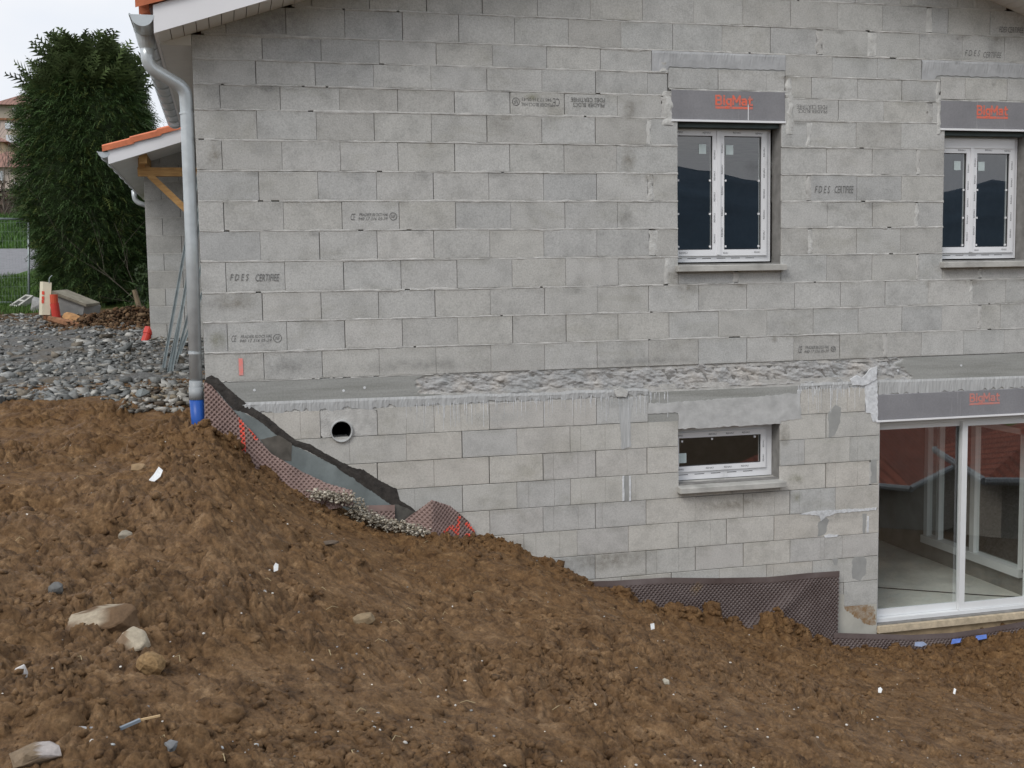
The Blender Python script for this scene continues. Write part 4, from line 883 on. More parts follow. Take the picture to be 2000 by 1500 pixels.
# ---- roof: verge boards, soffit strips, tiles, gutter, downpipe
VY = -.45
roof = MB()
for sgn in (0, 1):
    def P(x, y, dz): xx = x if not sgn else 2*RX-x; return (xx, y, soff(x)+dz)
    v = [P(-.30, VY, .20), (P(RX, VY, .20)), P(RX, HD+.3, .20), P(-.30, HD+.3, .20), P(-.30, VY, .24), P(RX, VY, .24), P(RX, HD+.3, .24), P(-.30, HD+.3, .24)]
    f = [(0, 3, 2, 1), (4, 5, 6, 7), (0, 1, 5, 4), (2, 3, 7, 6), (3, 0, 4, 7)]
    roof.add(v, f if not sgn else [q[::-1] for q in f])
roof = roof.build('roof', MAT['roof_far'], house)
for sgn in (0, 1):
    fx = (lambda x: x) if not sgn else (lambda x: 2*RX-x)
    b = MB(); b.add([(fx(-.27), VY-.02, soff(-.27)), (fx(RX), VY-.02, soff(RX)), (fx(RX), VY-.02, soff(RX)+.215), (fx(-.27), VY-.02, soff(-.27)+.215),
                     (fx(-.27), VY, soff(-.27)), (fx(RX), VY, soff(RX)), (fx(RX), VY, soff(RX)+.215), (fx(-.27), VY, soff(-.27)+.215)],
                    [(0, 1, 2, 3), (7, 6, 5, 4), (0, 4, 5, 1), (3, 2, 6, 7), (0, 3, 7, 4)]); b.build('verge_board', MAT['fascia'], roof)
    b = MB(); b.box(min(fx(-.272), fx(-.25)), max(fx(-.272), fx(-.25)), VY, HD+.3, soff(-.27)-.003, soff(-.27)+.19); b.build('eave_board', MAT['fascia'], roof)
    x = -.25; strips = MB(); me = None
    while x < RX:
        v = [(0, VY+.001, 0), (.094, VY+.001, .094*SL), (.094, -.002, .094*SL), (0, -.002, 0), (0, VY+.001, .012), (.094, VY+.001, .094*SL+.012), (.094, -.002, .094*SL+.012), (0, -.002, .012)]
        if me is None:
            me = bpy.data.meshes.new('soffit_strip'); me.from_pydata([(p[0] if not sgn else -p[0], p[1], p[2]) for p in v], [], [(0, 3, 2, 1), (4, 5, 6, 7), (0, 1, 5, 4), (1, 2, 6, 5), (2, 3, 7, 6), (3, 0, 4, 7)]); me.materials.append(MAT['pvc_soffit'])
        o = bpy.data.objects.new('soffit_strip', me); link(o, roof); o.location = (fx(x), 0, soff(x)+.012); x += .1
    # eave soffit (level) and its closing triangle at the gable
    a = fx(-.25); b_ = fx(-.001); zs = soff(-.25)+.02
    MB().box(min(a, b_), max(a, b_), .0, HD, zs-.02, zs-.008).build('eave_soffit', MAT['pvc_soffit'], roof)
    mk('soffit_closure', [(a, -.004, zs-.02), (b_, -.004, zs-.02), (b_, -.004, soff(0)+.01), (a, -.004, soff(-.25)+.012)], [(0, 1, 2, 3)], MAT['pvc_soffit'], roof)
    # verge tiles, one by one
    tm = bpy.data.meshes.new('verge_tile'); b = MB(); n = 9
    prof = [(.0-.04, -.03), (-.045, .028), (-.02, .045), (.06, .052), (.16, .04), (.20, .032)]
    V_ = []
    for k, (u, lift) in enumerate(((0, .016), (.44, 0.))):
        for (yy, zz) in prof: V_.append((u if not sgn else -u, yy, zz+lift+u*SL))
        for (yy, zz) in prof: V_.append((u if not sgn else -u, yy, zz+lift+u*SL-.014))
    m6 = len(prof); F_ = []
    for k in range(m6-1): F_ += [(k, k+1, 2*m6+k+1, 2*m6+k), (m6+k, 3*m6+k, 3*m6+k+1, m6+k+1), (k, m6+k, m6+k+1, k+1), (2*m6+k, 2*m6+k+1, 3*m6+k+1, 3*m6+k)]
    F_ += [(0, 2*m6, 3*m6, m6), (m6-1, 2*m6-1, 4*m6-1, 3*m6-1)]
    tm.from_pydata(V_, [], F_); tm.materials.append(MAT['tile'])
    for k in range(14):
        x = -.40+k*.37
        if x > RX-.1: break
        o = bpy.data.objects.new('verge_tile', tm); link(o, roof); o.location = (fx(x), VY-.01, soff(x)+.255)
    for k in range(11):       # eave row end tiles, seen edge on above the gutter
        o = bpy.data.objects.new('eave_tile', tm); link(o, roof); o.location = (fx(-.385), VY+.16+k*.22, soff(-.385)+.235)
def half_gutter(x, y0, y1, z, r, parent, mat, ring=.5, name='gutter', drop=0.):
    n = 14; V_ = []
    for yy in (y0, y1):
        for q in (r, r-.004):
            V_ += [(x+q*math.cos(math.pi+math.pi*k/n), yy, z+(-drop if yy == y1 else 0)+q*math.sin(math.pi+math.pi*k/n)) for k in range(n+1)]
    m = n+1; F_ = []
    for k in range(n): F_ += [(k, 2*m+k, 2*m+k+1, k+1), (m+k, m+k+1, 3*m+k+1, 3*m+k), (k, k+1, m+k+1, m+k)]
    F_ += [(0, m, 3*m, 2*m), (n, 2*m+n, 3*m+n, m+n)]
    g = mk(name, V_, F_, mat, parent, False)
    mk('end_cap', [(x+r*math.cos(math.pi+math.pi*k/n), y0-.003, z+r*math.sin(math.pi+math.pi*k/n)) for k in range(m)]+[(x+r*math.cos(math.pi+math.pi*k/n), y0+.004, z+r*math.sin(math.pi+math.pi*k/n)) for k in range(m)], [tuple(range(m)), tuple(range(2*m-1, m-1, -1))]+[(k, k+1, m+k+1, m+k)[::-1] for k in range(n)], mat, g)
    MB().tube([(x-r-.004, y0, z), (x-r-.004, y1, z-drop)], .009, 8).build('bead', mat, g)
    yy = y0+.45
    while yy < y1:
        MB().tube([(x+(r+.004)*math.cos(math.pi+math.pi*k/n), yy, z+(r+.004)*math.sin(math.pi+math.pi*k/n)) for k in range(m)]+[(x+r+.05, yy, z+.02)], .008, 6).build('bracket', mat, g); yy += ring
    return g
gut = half_gutter(-.355, VY-.02, 5.6, 2.935, .088, house, MAT['zinc'])
oy = -.02
MB().tube([(-.355, oy, 2.87), (-.355, oy, 2.80), (-.355, oy, 2.755)], [.085, .068, .052], 18).build('outlet', MAT['zinc'], gut)
pts = bend([(-.355, oy, 2.78), (-.35, oy, 2.62), (-.065, oy+.06, 2.46), (-.062, oy+.07, 2.30)], .13, 8)
dpipe = MB().tube(pts+[(-.066, .05, 1.2), (-.080, .05, -.145)], .054, 20).build('downpipe', MAT['zinc'], house, True)
def collar(p, axis, r, l=.016, mat='zinc'):
    a = Vector(p); d_ = Vector(axis).normalized(); MB().tube([a-d_*l/2, a+d_*l/2], r, 20).build('collar', MAT[mat], dpipe)
collar(pts[0], (0, 0, 1), .056, .02); collar(pts[10], pts[11]-pts[9], .054); collar(pts[11]+(pts[11]-pts[10])*.0, (pts[11]-pts[10]), .0535, .012)
mid = [p for p in pts]; collar(at(362, 182, .04)*1., (0, 0, 1), .053, .012); collar((-.068, .05, at(366, 222, .04)[2]), (0, 0, 1), .056, .014); collar((-.078, .05, at(383, 689, .04)[2]), (0, 0, 1), .056, .02)
MB().box(-.03, .012, .045, .055, at(366, 222, .04)[2]-.006, at(366, 222, .04)[2]+.006).build('pipe_clip', MAT['pvc'], dpipe)
MB().tube([(-.080, .05, .02), (-.081, .05, -.13)], .056, 20).build('pipe_socket', MAT['pvc_grey'], dpipe, True)
zb4 = at(385, 779, .05)[2]; MB().tube([(-.081, .05, zb4), (-.062, .05, -.55)], .060, 20).build('pipe_boot', MAT['pvc_blue'], dpipe, True)
MB().tube([(-.080, .05, zb4+.10), (-.081, .05, zb4-.005)], .062, 20).build('pipe_sleeve', MAT['pvc_grey'], dpipe, True)

# ---- lean-to porch along the side, with its bracket, and the wing wall behind
PY0 = 5.9
pr_ = MB(); A0 = at(200, 290, PY0); A1 = at(356, 243, PY0); B0 = at(215, 320, PY0); B1 = at(356, 272, PY0)
sl2 = (A1[2]-A0[2])/(A1[0]-A0[0]); xe = 0.0; zt_e = A0[2]+(xe-A0[0])*sl2-.05; x_l = B0[0]; zl = A0[2]+(x_l-A0[0])*sl2-.05
porch = MB(); PY1 = 12.5
porch.add([(x_l, PY0, zl), (xe, PY0, zt_e), (xe, PY1, zt_e), (x_l, PY1, zl), (x_l, PY0, zl+.04), (xe, PY0, zt_e+.04), (xe, PY1, zt_e+.04), (x_l, PY1, zl+.04)], [(0, 3, 2, 1), (4, 5, 6, 7), (0, 1, 5, 4), (1, 2, 6, 5), (2, 3, 7, 6), (3, 0, 4, 7)])
porch = porch.build('porch_roof', MAT['roof_far'], house)
hb = B0[2]; MB().add([(x_l, PY0-.02, hb), (xe, PY0-.02, hb+(xe-x_l)*sl2), (xe, PY0-.02, zt_e), (x_l, PY0-.02, zl), (x_l, PY0, hb), (xe, PY0, hb+(xe-x_l)*sl2), (xe, PY0, zt_e), (x_l, PY0, zl)], [(0, 1, 2, 3), (7, 6, 5, 4), (0, 4, 5, 1), (0, 3, 7, 4)]).build('verge_board', MAT['fascia'], porch)
MB().box(x_l-.02, x_l, PY0-.02, PY1, hb-.003, zl).build('eave_board', MAT['fascia'], porch)
MB().add([(x_l, PY0, hb+.01), (xe, PY0, hb+.01+(xe-x_l)*sl2), (xe, PY1, hb+.01+(xe-x_l)*sl2), (x_l, PY1, hb+.01)], [(0, 1, 2, 3)]).build('porch_soffit', MAT['pvc_soffit'], porch)
tm = bpy.data.meshes.new('verge_tile'); V2 = []
for k, (u, lift) in enumerate(((0, .020), (.40, 0.))):
    for (yy, zz) in ((-.04, -.05), (-.045, .02), (-.01, .04), (.2, .03)): V2.append((u, yy, zz+lift+u*sl2))
tm.from_pydata(V2, [], [(0, 1, 5, 4)[::-1], (1, 2, 6, 5)[::-1], (2, 3, 7, 6)[::-1], (0, 3, 2, 1), (4, 5, 6, 7)]); tm.materials.append(MAT['tile'])
for k in range(4):
    xx = A0[0]+k*.345
    if xx > -.1: break
    o = bpy.data.objects.new('verge_tile', tm); link(o, porch); o.location = (xx, PY0-.01, zl+.035+(xx-x_l)*sl2)
g2 = half_gutter(at(203, 297, PY0)[0], PY0-.02, 12.2, at(203, 297, PY0)[2], .075, house, MAT['zinc'], .9)
gp = [(-1.30, 11.5, 2.5), (-1.30, 11.5, 2.35), (-1.0, 11.5, 2.05), (-.95, 11.5, 1.9)]
e0 = at(262, 385, 11.3); e1 = at(290, 404, 11.3)
MB().tube(bend([(e0[0], 11.3, e0[2]+.12), (e0[0]+.01, 11.3, e0[2]-.08), (e1[0]+.1, 11.3, e1[2]-.02)], .12), .045, 12).build('downpipe', MAT['zinc'], house, True)
BY = 6.3
def W_(px_, py_, Y_=BY): return at(px_, py_, Y_)
MB().bar((W_(269, 336)[0], BY, W_(269, 336)[2]), (.05, BY, W_(380, 336)[2]), .09, .115).build('bracket_beam', MAT['timber'], house)
MB().bar(W_(292, 342), W_(366, 412), .085, .105, (0, 1, 0)).build('bracket_brace', MAT['timber'], house)
MB().bar((W_(277, 330)[0], BY, W_(277, 329)[2]), (W_(277, 300)[0], BY, W_(277, 298)[2]), .09, .10, (0, 1, 0)).build('bracket_post', MAT['timber'], house)
MB().bar((W_(277, 312)[0]+.03, BY-.25, W_(277, 312)[2]), (W_(277, 312)[0]+.03, 12., W_(277, 312)[2]), .10, .14).build('wall_plate', MAT['timber'], house)
WY = 7.0; WX0 = at(289, 480, WY)[0]-.02
wing = MB().box(WX0+.01, .3, WY+.04, WY+.2, -.3, 2.75).build('wing_wall', MAT['core'], house); rows_y = [0, 345, 405, 437.5, 472, 504, 536.5, 568.5, 602, 634, 667]
MB().box(WX0+.01, WX0+.19, WY+.2, 12, -.3, 2.5).build('wing_side_wall', MAT['interior'], house)
z = at(300, 667, WY)[2]-.25; k = 0
while z < 2.72:
    xj = WX0; first = .23 if k % 2 else .48
    ed = [WX0]; x = WX0+first
    while x < .0: ed.append(x); x += .5
    ed.append(.05)
    for a, b in zip(ed, ed[1:]): block(a+.003, b-.003, z+.005, z+.245, wing, MAT['block'], y=WY)
    bead_z = z+.25
    mb = MB(); mb.box(WX0+.004, .3, WY+.001, WY+.03, bead_z-.007, bead_z+.007); mb.build('mortar_bed', MAT['mortar'], wing)
    z += .25; k += 1
MB().box(-.9, -.05, WY-.02, WY+.35, at(300, 667, WY)[2]-.3, at(300, 667, WY)[2]+.01).build('wing_footing', MAT['mortar'], wing)

# ------------------------------------------------------------------ coatings on the basement wall at the bank
def ribbon(name, top, bot, mat, parent, y=-.006, rag=.006, n=90, yb=None):
    a = resample([at(*p)[[0, 2]] for p in top], n); b = resample([at(*p)[[0, 2]] for p in bot], n); mb = MB()
    a[:, 1] += (rng.random(n)-.5)*rag*2; b[:, 1] += (rng.random(n)-.5)*rag*2
    q = np.zeros(n); yy = y*(.6+.8*vnoise(a[:, 0]*25, q, 3))
    mb.v = [p for i in range(n) for p in ((b[i, 0], .003, b[i, 1]), (b[i, 0], yy[i], b[i, 1]), ((a[i, 0]+b[i, 0])/2, yy[i]*1.3, (a[i, 1]+b[i, 1])/2), (a[i, 0], yy[i], a[i, 1]), (a[i, 0], .003, a[i, 1]))]
    mb.f = [(i*5+k, (i+1)*5+k, (i+1)*5+k+1, i*5+k+1) for i in range(n-1) for k in range(4)]
    return mb.build(name, mat, parent)
TARTOP = [(403, 737), (413, 733), (425, 738), (445, 758), (478, 785), (486, 792), (520, 812), (560, 846), (580, 861), (603, 866), (640, 888), (690, 914), (710, 917), (740, 938), (775, 955), (781, 978), (800, 988), (812, 998)]
TARBOT = [(399, 748), (425, 764), (455, 800), (480, 806), (512, 826), (540, 850), (566, 868), (600, 880), (650, 908), (700, 942), (770, 990), (776, 1016), (800, 1022), (814, 1004)]
ribbon('bitumen_band', TARTOP, TARBOT, MAT['tar'], base, -.005, .004, 150)
ribbon('slurry_coating', [(399, 745), (455, 796), (512, 824), (566, 866), (650, 906), (700, 940), (772, 992)], [(399, 800), (450, 850), (540, 925), (600, 960), (650, 985), (700, 1010), (772, 1030)], MAT['wetgrey'], base, -.004, .002)
poly_sheet('dark_slurry_patch', [(508, 858), (545, 850), (570, 866), (569, 900), (545, 898), (520, 880)], simple('brown_slurry', (.12, .11, .095), .5, var=.3, sc=10), base, -.008, .004)
poly_sheet('bitumen_patch', [(770, 984), (790, 990), (812, 1000), (800, 1014), (780, 1020), (771, 1018)], simple('scuffed_bitumen', (.10, .095, .085), .7, var=.3, sc=16), base, -.014, .005)
poly_sheet('bitumen_patch', [(935, 1052), (962, 1062), (985, 1086), (980, 1096), (955, 1090)], MAT['tar'], base, -.012, .006)

# ------------------------------------------------------------------ dimpled drainage membranes
def membrane(name, label, top, bot, mat, res=.0055, pitch=.030, depth=.013, flat=0., billow=None, marks=None, wave=0., rot=.785):
    """top/bot: 3-D polylines; sheet hung between them with rows of dimples pressed in"""
    Lw = np.linalg.norm(np.diff(np.array(top), axis=0), axis=1).sum(); nx = int(Lw/res)
    tp = resample(top, nx); bt = resample(bot, nx); hh = np.linalg.norm(tp-bt, axis=1).max(); nz_ = max(6, int(hh/res))
    t = np.linspace(0, 1, nz_)[:, None, None]; P = bt[None]*(1-t)+tp[None]*t
    if billow is not None: P = P+billow(P)
    du = np.gradient(P, axis=1); dv = np.gradient(P, axis=0); nn = np.cross(du, dv); nn /= np.maximum(1e-9, np.linalg.norm(nn, axis=2, keepdims=True))
    s = np.cumsum(np.linalg.norm(du, axis=2), axis=1); v = -np.linalg.norm(P-tp[None], axis=2)
    hx = P[..., 0]; hz = P[..., 2]
    a = (hx*math.cos(rot)+hz*math.sin(rot))/pitch; b = (-hx*math.sin(rot)+hz*math.cos(rot))/pitch
    q = np.hypot(a-np.round(a), b-np.round(b)); dim = 1-sstep(.26, .40, q)
    dim = dim*sstep(flat, flat+.01, -v) if flat else dim
    P = P-nn*(dim*depth)[..., None]
    ix = np.arange(nx*nz_).reshape(nz_, nx); f = np.stack([ix[:-1, :-1], ix[:-1, 1:], ix[1:, 1:], ix[1:, :-1]], -1).reshape(-1, 4)
    o = mk(name, P.reshape(-1, 3), f, mat, None, True)
    if marks is not None:
        o.data.materials.append(MAT['mark_red']); cen = P.reshape(-1, 3)[f].mean(1); mi = np.zeros(len(f), np.int32); dm = dim.reshape(-1)[f].mean(1)
        for (m0, m1, w_) in marks:
            A_ = np.array(m0); B_ = np.array(m1); d_ = B_-A_; c2 = cen[:, [0, 2]]; tt = np.clip(((c2-A_)@d_)/(d_@d_), 0, 1); dist = np.linalg.norm(c2-(A_+tt[:, None]*d_), axis=1)
            mi[(dist < w_) & (dm < .5)] = 1
        o.data.polygons.foreach_set('material_index', mi)
    return tag(o, label, 'membrane', None)
def A3(px_, py_, Y_): return at(px_, py_, Y_)
W2_ = lambda px_, py_: at(px_, py_, -.06)[[0, 2]]
topA = [A3(399, 746, -.02), A3(412, 752, -.025), A3(455, 801, -.03), A3(500, 852, -.04), A3(530, 886, -.07), A3(590, 921, -.14), A3(640, 944, -.20), A3(688, 957, -.24)]
botA = [A3(400, 900, -.05), A3(420, 905, -.06), A3(460, 940, -.08), A3(500, 960, -.10), A3(540, 985, -.16), A3(600, 995, -.26), A3(645, 995, -.32), A3(690, 985, -.34)]
membrane('drainage_membrane', 'mauve brown dimpled membrane below the downpipe, with red spray line, at top of bank', topA, botA, MAT['membrane_dusty'],
         marks=[(W2_(471, 818), W2_(476, 880), .02), (W2_(490, 838), W2_(500, 856), .018)])
topB = [A3(772, 1030, -.06), A3(800, 1008, -.10), A3(843, 976, -.20), A3(846, 977, -.20), A3(880, 988, -.10), A3(915, 1018, -.05), A3(937, 1054, -.03)]
botB = [A3(776, 1060, -.08), A3(805, 1070, -.16), A3(845, 1085, -.30), A3(850, 1085, -.28), A3(885, 1100, -.14), A3(918, 1105, -.08), A3(938, 1105, -.05)]
membrane('drainage_membrane', 'small folded flap of dimpled membrane with red spray marks halfway down the bank', topB, botB, MAT['membrane_dusty'],
         marks=[(W2_(864, 1034), W2_(880, 1026), .016), (W2_(880, 1026), W2_(892, 1040), .016), (W2_(892, 1036), W2_(896, 1010), .016), (W2_(912, 1024), W2_(928, 1036), .02), (W2_(912, 1046), W2_(935, 1054), .022)])
membrane('drainage_membrane', 'short strip of membrane with plain top band between slurry coating and crushed stone', [A3(715, 987, -.03), A3(771, 986, -.03)], [A3(715, 1040, -.05), A3(772, 1040, -.05)], MAT['membrane_dusty'], flat=.055)
topC = [A3(1125, 1136, -.03), A3(1200, 1134, -.035), A3(1300, 1128, -.06), A3(1400, 1129, -.05), A3(1500, 1127, -.05), A3(1580, 1119, -.06), A3(1640, 1115, -.05)]
botC = [A3(1125, 1240, -.10), A3(1250, 1265, -.12), A3(1400, 1300, -.14), A3(1500, 1310, -.14), A3(1580, 1310, -.14), A3(1636, 1300, -.12)]
def bilC(P):
    x = P[..., 0]; t = (P[..., 2].max(0)[None]-P[..., 2])/np.maximum(.01, (P[..., 2].max(0)-P[..., 2].min(0)))[None]
    d = (-.045*np.exp(-((x-(3.95-t*.9))/.14)**2)-.05*np.exp(-((x-(5.75-t*1.3))/.12)**2)+.03*np.sin(x*4.1+1))*np.sin(np.clip(t*2.2, 0, 1.57))
    o = np.zeros_like(P); o[..., 1] = d; return o
membrane('drainage_membrane', 'large dark dimpled membrane hanging on the basement wall beside the sliding door', topC, botC, MAT['membrane'], flat=.055, billow=bilC)
topD = [A3(1628, 1236, -.10), A3(1700, 1238, -.14), A3(1780, 1240, -.16), A3(1860, 1236, -.15), A3(1930, 1226, -.13), A3(2010, 1212, -.12), A3(2080, 1204, -.12)]
botD = [A3(1628, 1290, -.14), A3(1700, 1290, -.20), A3(1780, 1285, -.22), A3(1860, 1280, -.22), A3(1930, 1270, -.18), A3(2010, 1258, -.16), A3(2080, 1250, -.16)]
membrane('drainage_membrane', 'low strip of dimpled membrane lying along the sliding door threshold', topD, botD, MAT['membrane'], flat=.05)
membrane('drainage_membrane', 'tiny corner of membrane poking out of soil below the wall near scuffed bitumen', [A3(1022, 1100, -.04), A3(1048, 1100, -.04)], [A3(1022, 1135, -.05), A3(1048, 1135, -.05)], MAT['membrane'])

# ------------------------------------------------------------------ loose matter
_ph = (1+5**.5)/2
ICO = np.array([(-1,_ph,0),(1,_ph,0),(-1,-_ph,0),(1,-_ph,0),(0,-1,_ph),(0,1,_ph),(0,-1,-_ph),(0,1,-_ph),(_ph,0,-1),(_ph,0,1),(-_ph,0,-1),(-_ph,0,1)])/math.hypot(1, _ph)
ICF = np.array([(0,11,5),(0,5,1),(0,1,7),(0,7,10),(0,10,11),(1,5,9),(5,11,4),(11,10,2),(10,7,6),(7,1,8),(3,9,4),(3,4,2),(3,2,6),(3,6,8),(3,8,9),(4,9,5),(2,4,11),(6,2,10),(8,6,7),(9,8,1)])
def subdiv(V, F):
    E = {}; V = list(map(tuple, V)); out = []
    def m(a, b):
        k = (min(a, b), max(a, b))
        if k not in E: p = (np.array(V[a])+np.array(V[b]))/2; V.append(tuple(p/np.linalg.norm(p))); E[k] = len(V)-1
        return E[k]
    for a, b, c in F: ab, bc, ca = m(a, b), m(b, c), m(c, a); out += [(a, ab, ca), (b, bc, ab), (c, ca, bc), (ab, bc, ca)]
    return np.array(V), np.array(out)
IC1V, IC1F = subdiv(ICO, ICF); IC2V, IC2F = subdiv(IC1V, IC1F)
def rotm(n):
    q = rng.normal(size=(n, 4)); q /= np.linalg.norm(q, axis=1, keepdims=True); w, x, y, z = q.T
    return np.stack([np.stack([1-2*(y*y+z*z), 2*(x*y-z*w), 2*(x*z+y*w)], -1), np.stack([2*(x*y+z*w), 1-2*(x*x+z*z), 2*(y*z-x*w)], -1), np.stack([2*(x*z-y*w), 2*(y*z+x*w), 1-2*(x*x+y*y)], -1)], 1)
CUV = np.array([(x_, y_, z_) for x_ in (-1, 1) for y_ in (-1, 1) for z_ in (-1, 1)], float)*.72
CUF = np.array([(0,1,3),(0,3,2),(4,6,7),(4,7,5),(0,4,5),(0,5,1),(2,3,7),(2,7,6),(0,2,6),(0,6,4),(1,5,7),(1,7,3)])
def scatter(name, P, size, cols, mat, BV=ICO, BF=ICF, flatz=.6, rough=.25, kind='stuff', smooth=False, tilt=True):
    n = len(P); k = len(BV); sc = np.stack([.7+.6*rng.random(n), .6+.5*rng.random(n), flatz*(.6+.7*rng.random(n))], -1)*size[:, None]
    V = BV[None]*(1+rough*(rng.random((n, k, 1))-.5)*2)+rough*.5*(rng.random((n, k, 3))-.5); V = V*sc[:, None, :]
    Rm = rotm(n)
    if tilt:   # keep mostly lying flat: yaw + small tilt
        a = rng.random(n)*6.283; c, s = np.cos(a), np.sin(a); z0 = np.zeros(n); o1 = np.ones(n); t = rng.normal(size=n)*.35; ct, st = np.cos(t), np.sin(t)
        Rz = np.stack([np.stack([c, -s, z0], -1), np.stack([s, c, z0], -1), np.stack([z0, z0, o1], -1)], 1); Rx = np.stack([np.stack([o1, z0, z0], -1), np.stack([z0, ct, -st], -1), np.stack([z0, st, ct], -1)], 1); Rm = Rz@Rx
    V = np.einsum('nij,nkj->nki', Rm, V)+P[:, None, :]
    F = (BF[None]+(np.arange(n)*k)[:, None, None]).reshape(-1, 3)
    o = mk(name, V.reshape(-1, 3), F, mat, None, smooth, kind); set_tint(o, np.repeat(cols, k, 0)*(1+.12*(rng.random((n*k, 1))-.5))); return o
def pal(n, cs): c = np.array(cs)[rng.integers(0, len(cs), n)]; return c*(.75+.5*rng.random((n, 1)))
def on_ground(x, y, sink=0.): return np.stack([x, y, T(x, y)+detail(x, y)-sink], -1)
# crushed stone of the yard
n = 15000; u = rng.random(n); y = 1.5+11*u**1.7; x = -rng.random(n)*(2.2+y*.42)+.05
keep = (y > 1.75+np.where(x > -.8, .5, 0)+.7*(fbm(x*1.4, y*1.4, 21, 3)-.5)*2) & ((x < -.02) | (y < 0)) & ~((x > -1.0) & (y > 6.9)); dens = fbm(x*.8, y*.8, 61, 3); keep &= rng.random(n) < sstep(.30, .52, dens)+.25; x, y = x[keep], y[keep]
sz = .011+.044*rng.random(len(x))**2.8; sz = np.where(rng.random(len(x)) < .06, sz*1.7, sz)
zz = T(x, y)+np.where(y < 3.5, detail(x, y), (fbm(x*1.5, y*1.5, 8, 4)-.47)*.16)
P = np.stack([x, y, zz+sz*.15], -1)
o = scatter('gravel', P, sz, pal(len(x), [(.17, .178, .175), (.23, .238, .232), (.30, .305, .295), (.12, .125, .122), (.36, .355, .33), (.21, .185, .15)]), MAT['tint'], CUV, CUF, flatz=.5, rough=.75); tag(o, 'grey blue crushed stone spread over the yard beside the house')
# rubble at the soil edge by the downpipe
n = 420; x = -.75*rng.random(n)-.02; y = .8+1.7*rng.random(n); P = on_ground(x, y, -.01); sz = .014+.045*rng.random(n)**2
o = scatter('rubble', P, sz, pal(n, [(.20, .19, .17), (.33, .32, .29), (.10, .08, .06), (.26, .22, .16), (.42, .41, .38)]), MAT['tint'], CUV, CUF, rough=.7); tag(o, 'mixed dark rubble heaped behind the downpipe foot')
# pale crushed limestone spilling between the membranes
n = 1500; t = rng.random(n); base_pts = np.array([A3(a, b, yy) for a, b, yy in ((615, 962, -.33), (680, 972, -.30), (700, 1000, -.26), (745, 1018, -.22), (800, 1030, -.22), (830, 1040, -.26))]); bp = resample(base_pts, 200)[(t*199).astype(int)]
P = bp+rng.normal(size=(n, 3))*np.array([.05, .05, .0]); P[:, 2] = np.maximum(P[:, 2]+rng.normal(size=n)*.02-.01, T(P[:, 0], P[:, 1])+detail(P[:, 0], P[:, 1])); sz = .005+.011*rng.random(n)**1.8
o = scatter('limestone_chippings', P, sz, pal(n, [(.46, .42, .34), (.38, .34, .27), (.55, .51, .43), (.30, .26, .20)]), MAT['tint'], CUV, CUF, flatz=.7, rough=.7); tag(o, 'pale crushed limestone spilled along the bank between two membranes')
# earth clods: everywhere small, bigger along the wall
def clodset(name, x, y, sz, label, cs, sink=.3, BV=IC1V, BF=IC1F, rough=.3):
    P = on_ground(x, y); P[:, 2] -= sz*sink*.3; o = scatter(name, P, sz, pal(len(x), cs), MAT['soil'], BV, BF, flatz=.75, rough=rough, smooth=(len(BV) > 12), tilt=True); return tag(o, label)
SO = [(.18, .112, .057), (.225, .145, .078), (.13, .080, .040), (.265, .18, .10), (.19, .125, .072), (.15, .085, .038)]; FR = [(.19, .104, .042), (.25, .142, .06), (.14, .074, .029), (.29, .175, .078)]
n = 24000; rr_ = 3.0*(4.2)**rng.random(n); an = YAW+(rng.random(n)-.5)*rad(60); x = CAM[0]+np.sin(an)*rr_; y = CAM[1]+np.cos(an)*rr_; k = (y < -.12) & (x < 9); k &= rng.random(n) < .12+sstep(.36, .58, fbm(x*1.3, y*1.3, 41, 4)); x, y = x[k], y[k]
sz = .006+.026*rng.random(len(x))**3.2; far = np.hypot(x-CAM[0], y-CAM[1]) > 7; sz = np.where(far, sz*1.25, sz)
clodset('soil_crumbs', x, y, sz, 'small brown clay crumbs scattered over the bank', SO, BV=ICO, BF=ICF, rough=.5)
n = 900; rr_ = 3.0*(3.6)**rng.random(n); an = YAW+(rng.random(n)-.5)*rad(60); x = CAM[0]+np.sin(an)*rr_; y = CAM[1]+np.cos(an)*rr_; k = (y < -.2) & (x < 9) & (rng.random(n) < sstep(.40, .60, fbm(x*.8, y*.8, 43, 4))+.1); x, y = x[k], y[k]
clodset('soil_clods', x, y, .022+.040*rng.random(len(x))**2.4, 'fist-sized brown clay clods bedded in the bank', SO, sink=1.6, BV=IC2V, BF=IC2F, rough=.24)
n = 3600; x = -.6+9.*rng.random(n); y = -.05-rng.exponential(.40, n); clodset('backfill_clods', x, y, .008+.045*rng.random(n)**3, 'fresh orange brown clay clods along the foot of the wall', FR, sink=1., rough=.4, BV=ICO, BF=ICF)
bx = np.concatenate([np.stack([l_[0]+rng.normal(size=26)*l_[3]*.7, l_[1]+rng.normal(size=26)*l_[3]*.6], -1) for l_ in LUMPS]); bx[:, 1] = np.minimum(bx[:, 1], -.06)
clodset('backfill_lumps', bx[:, 0], bx[:, 1], .014+.04*rng.random(len(bx))**2, 'crumbly clay lumps standing against the dark membrane', FR, sink=.9, rough=.38)
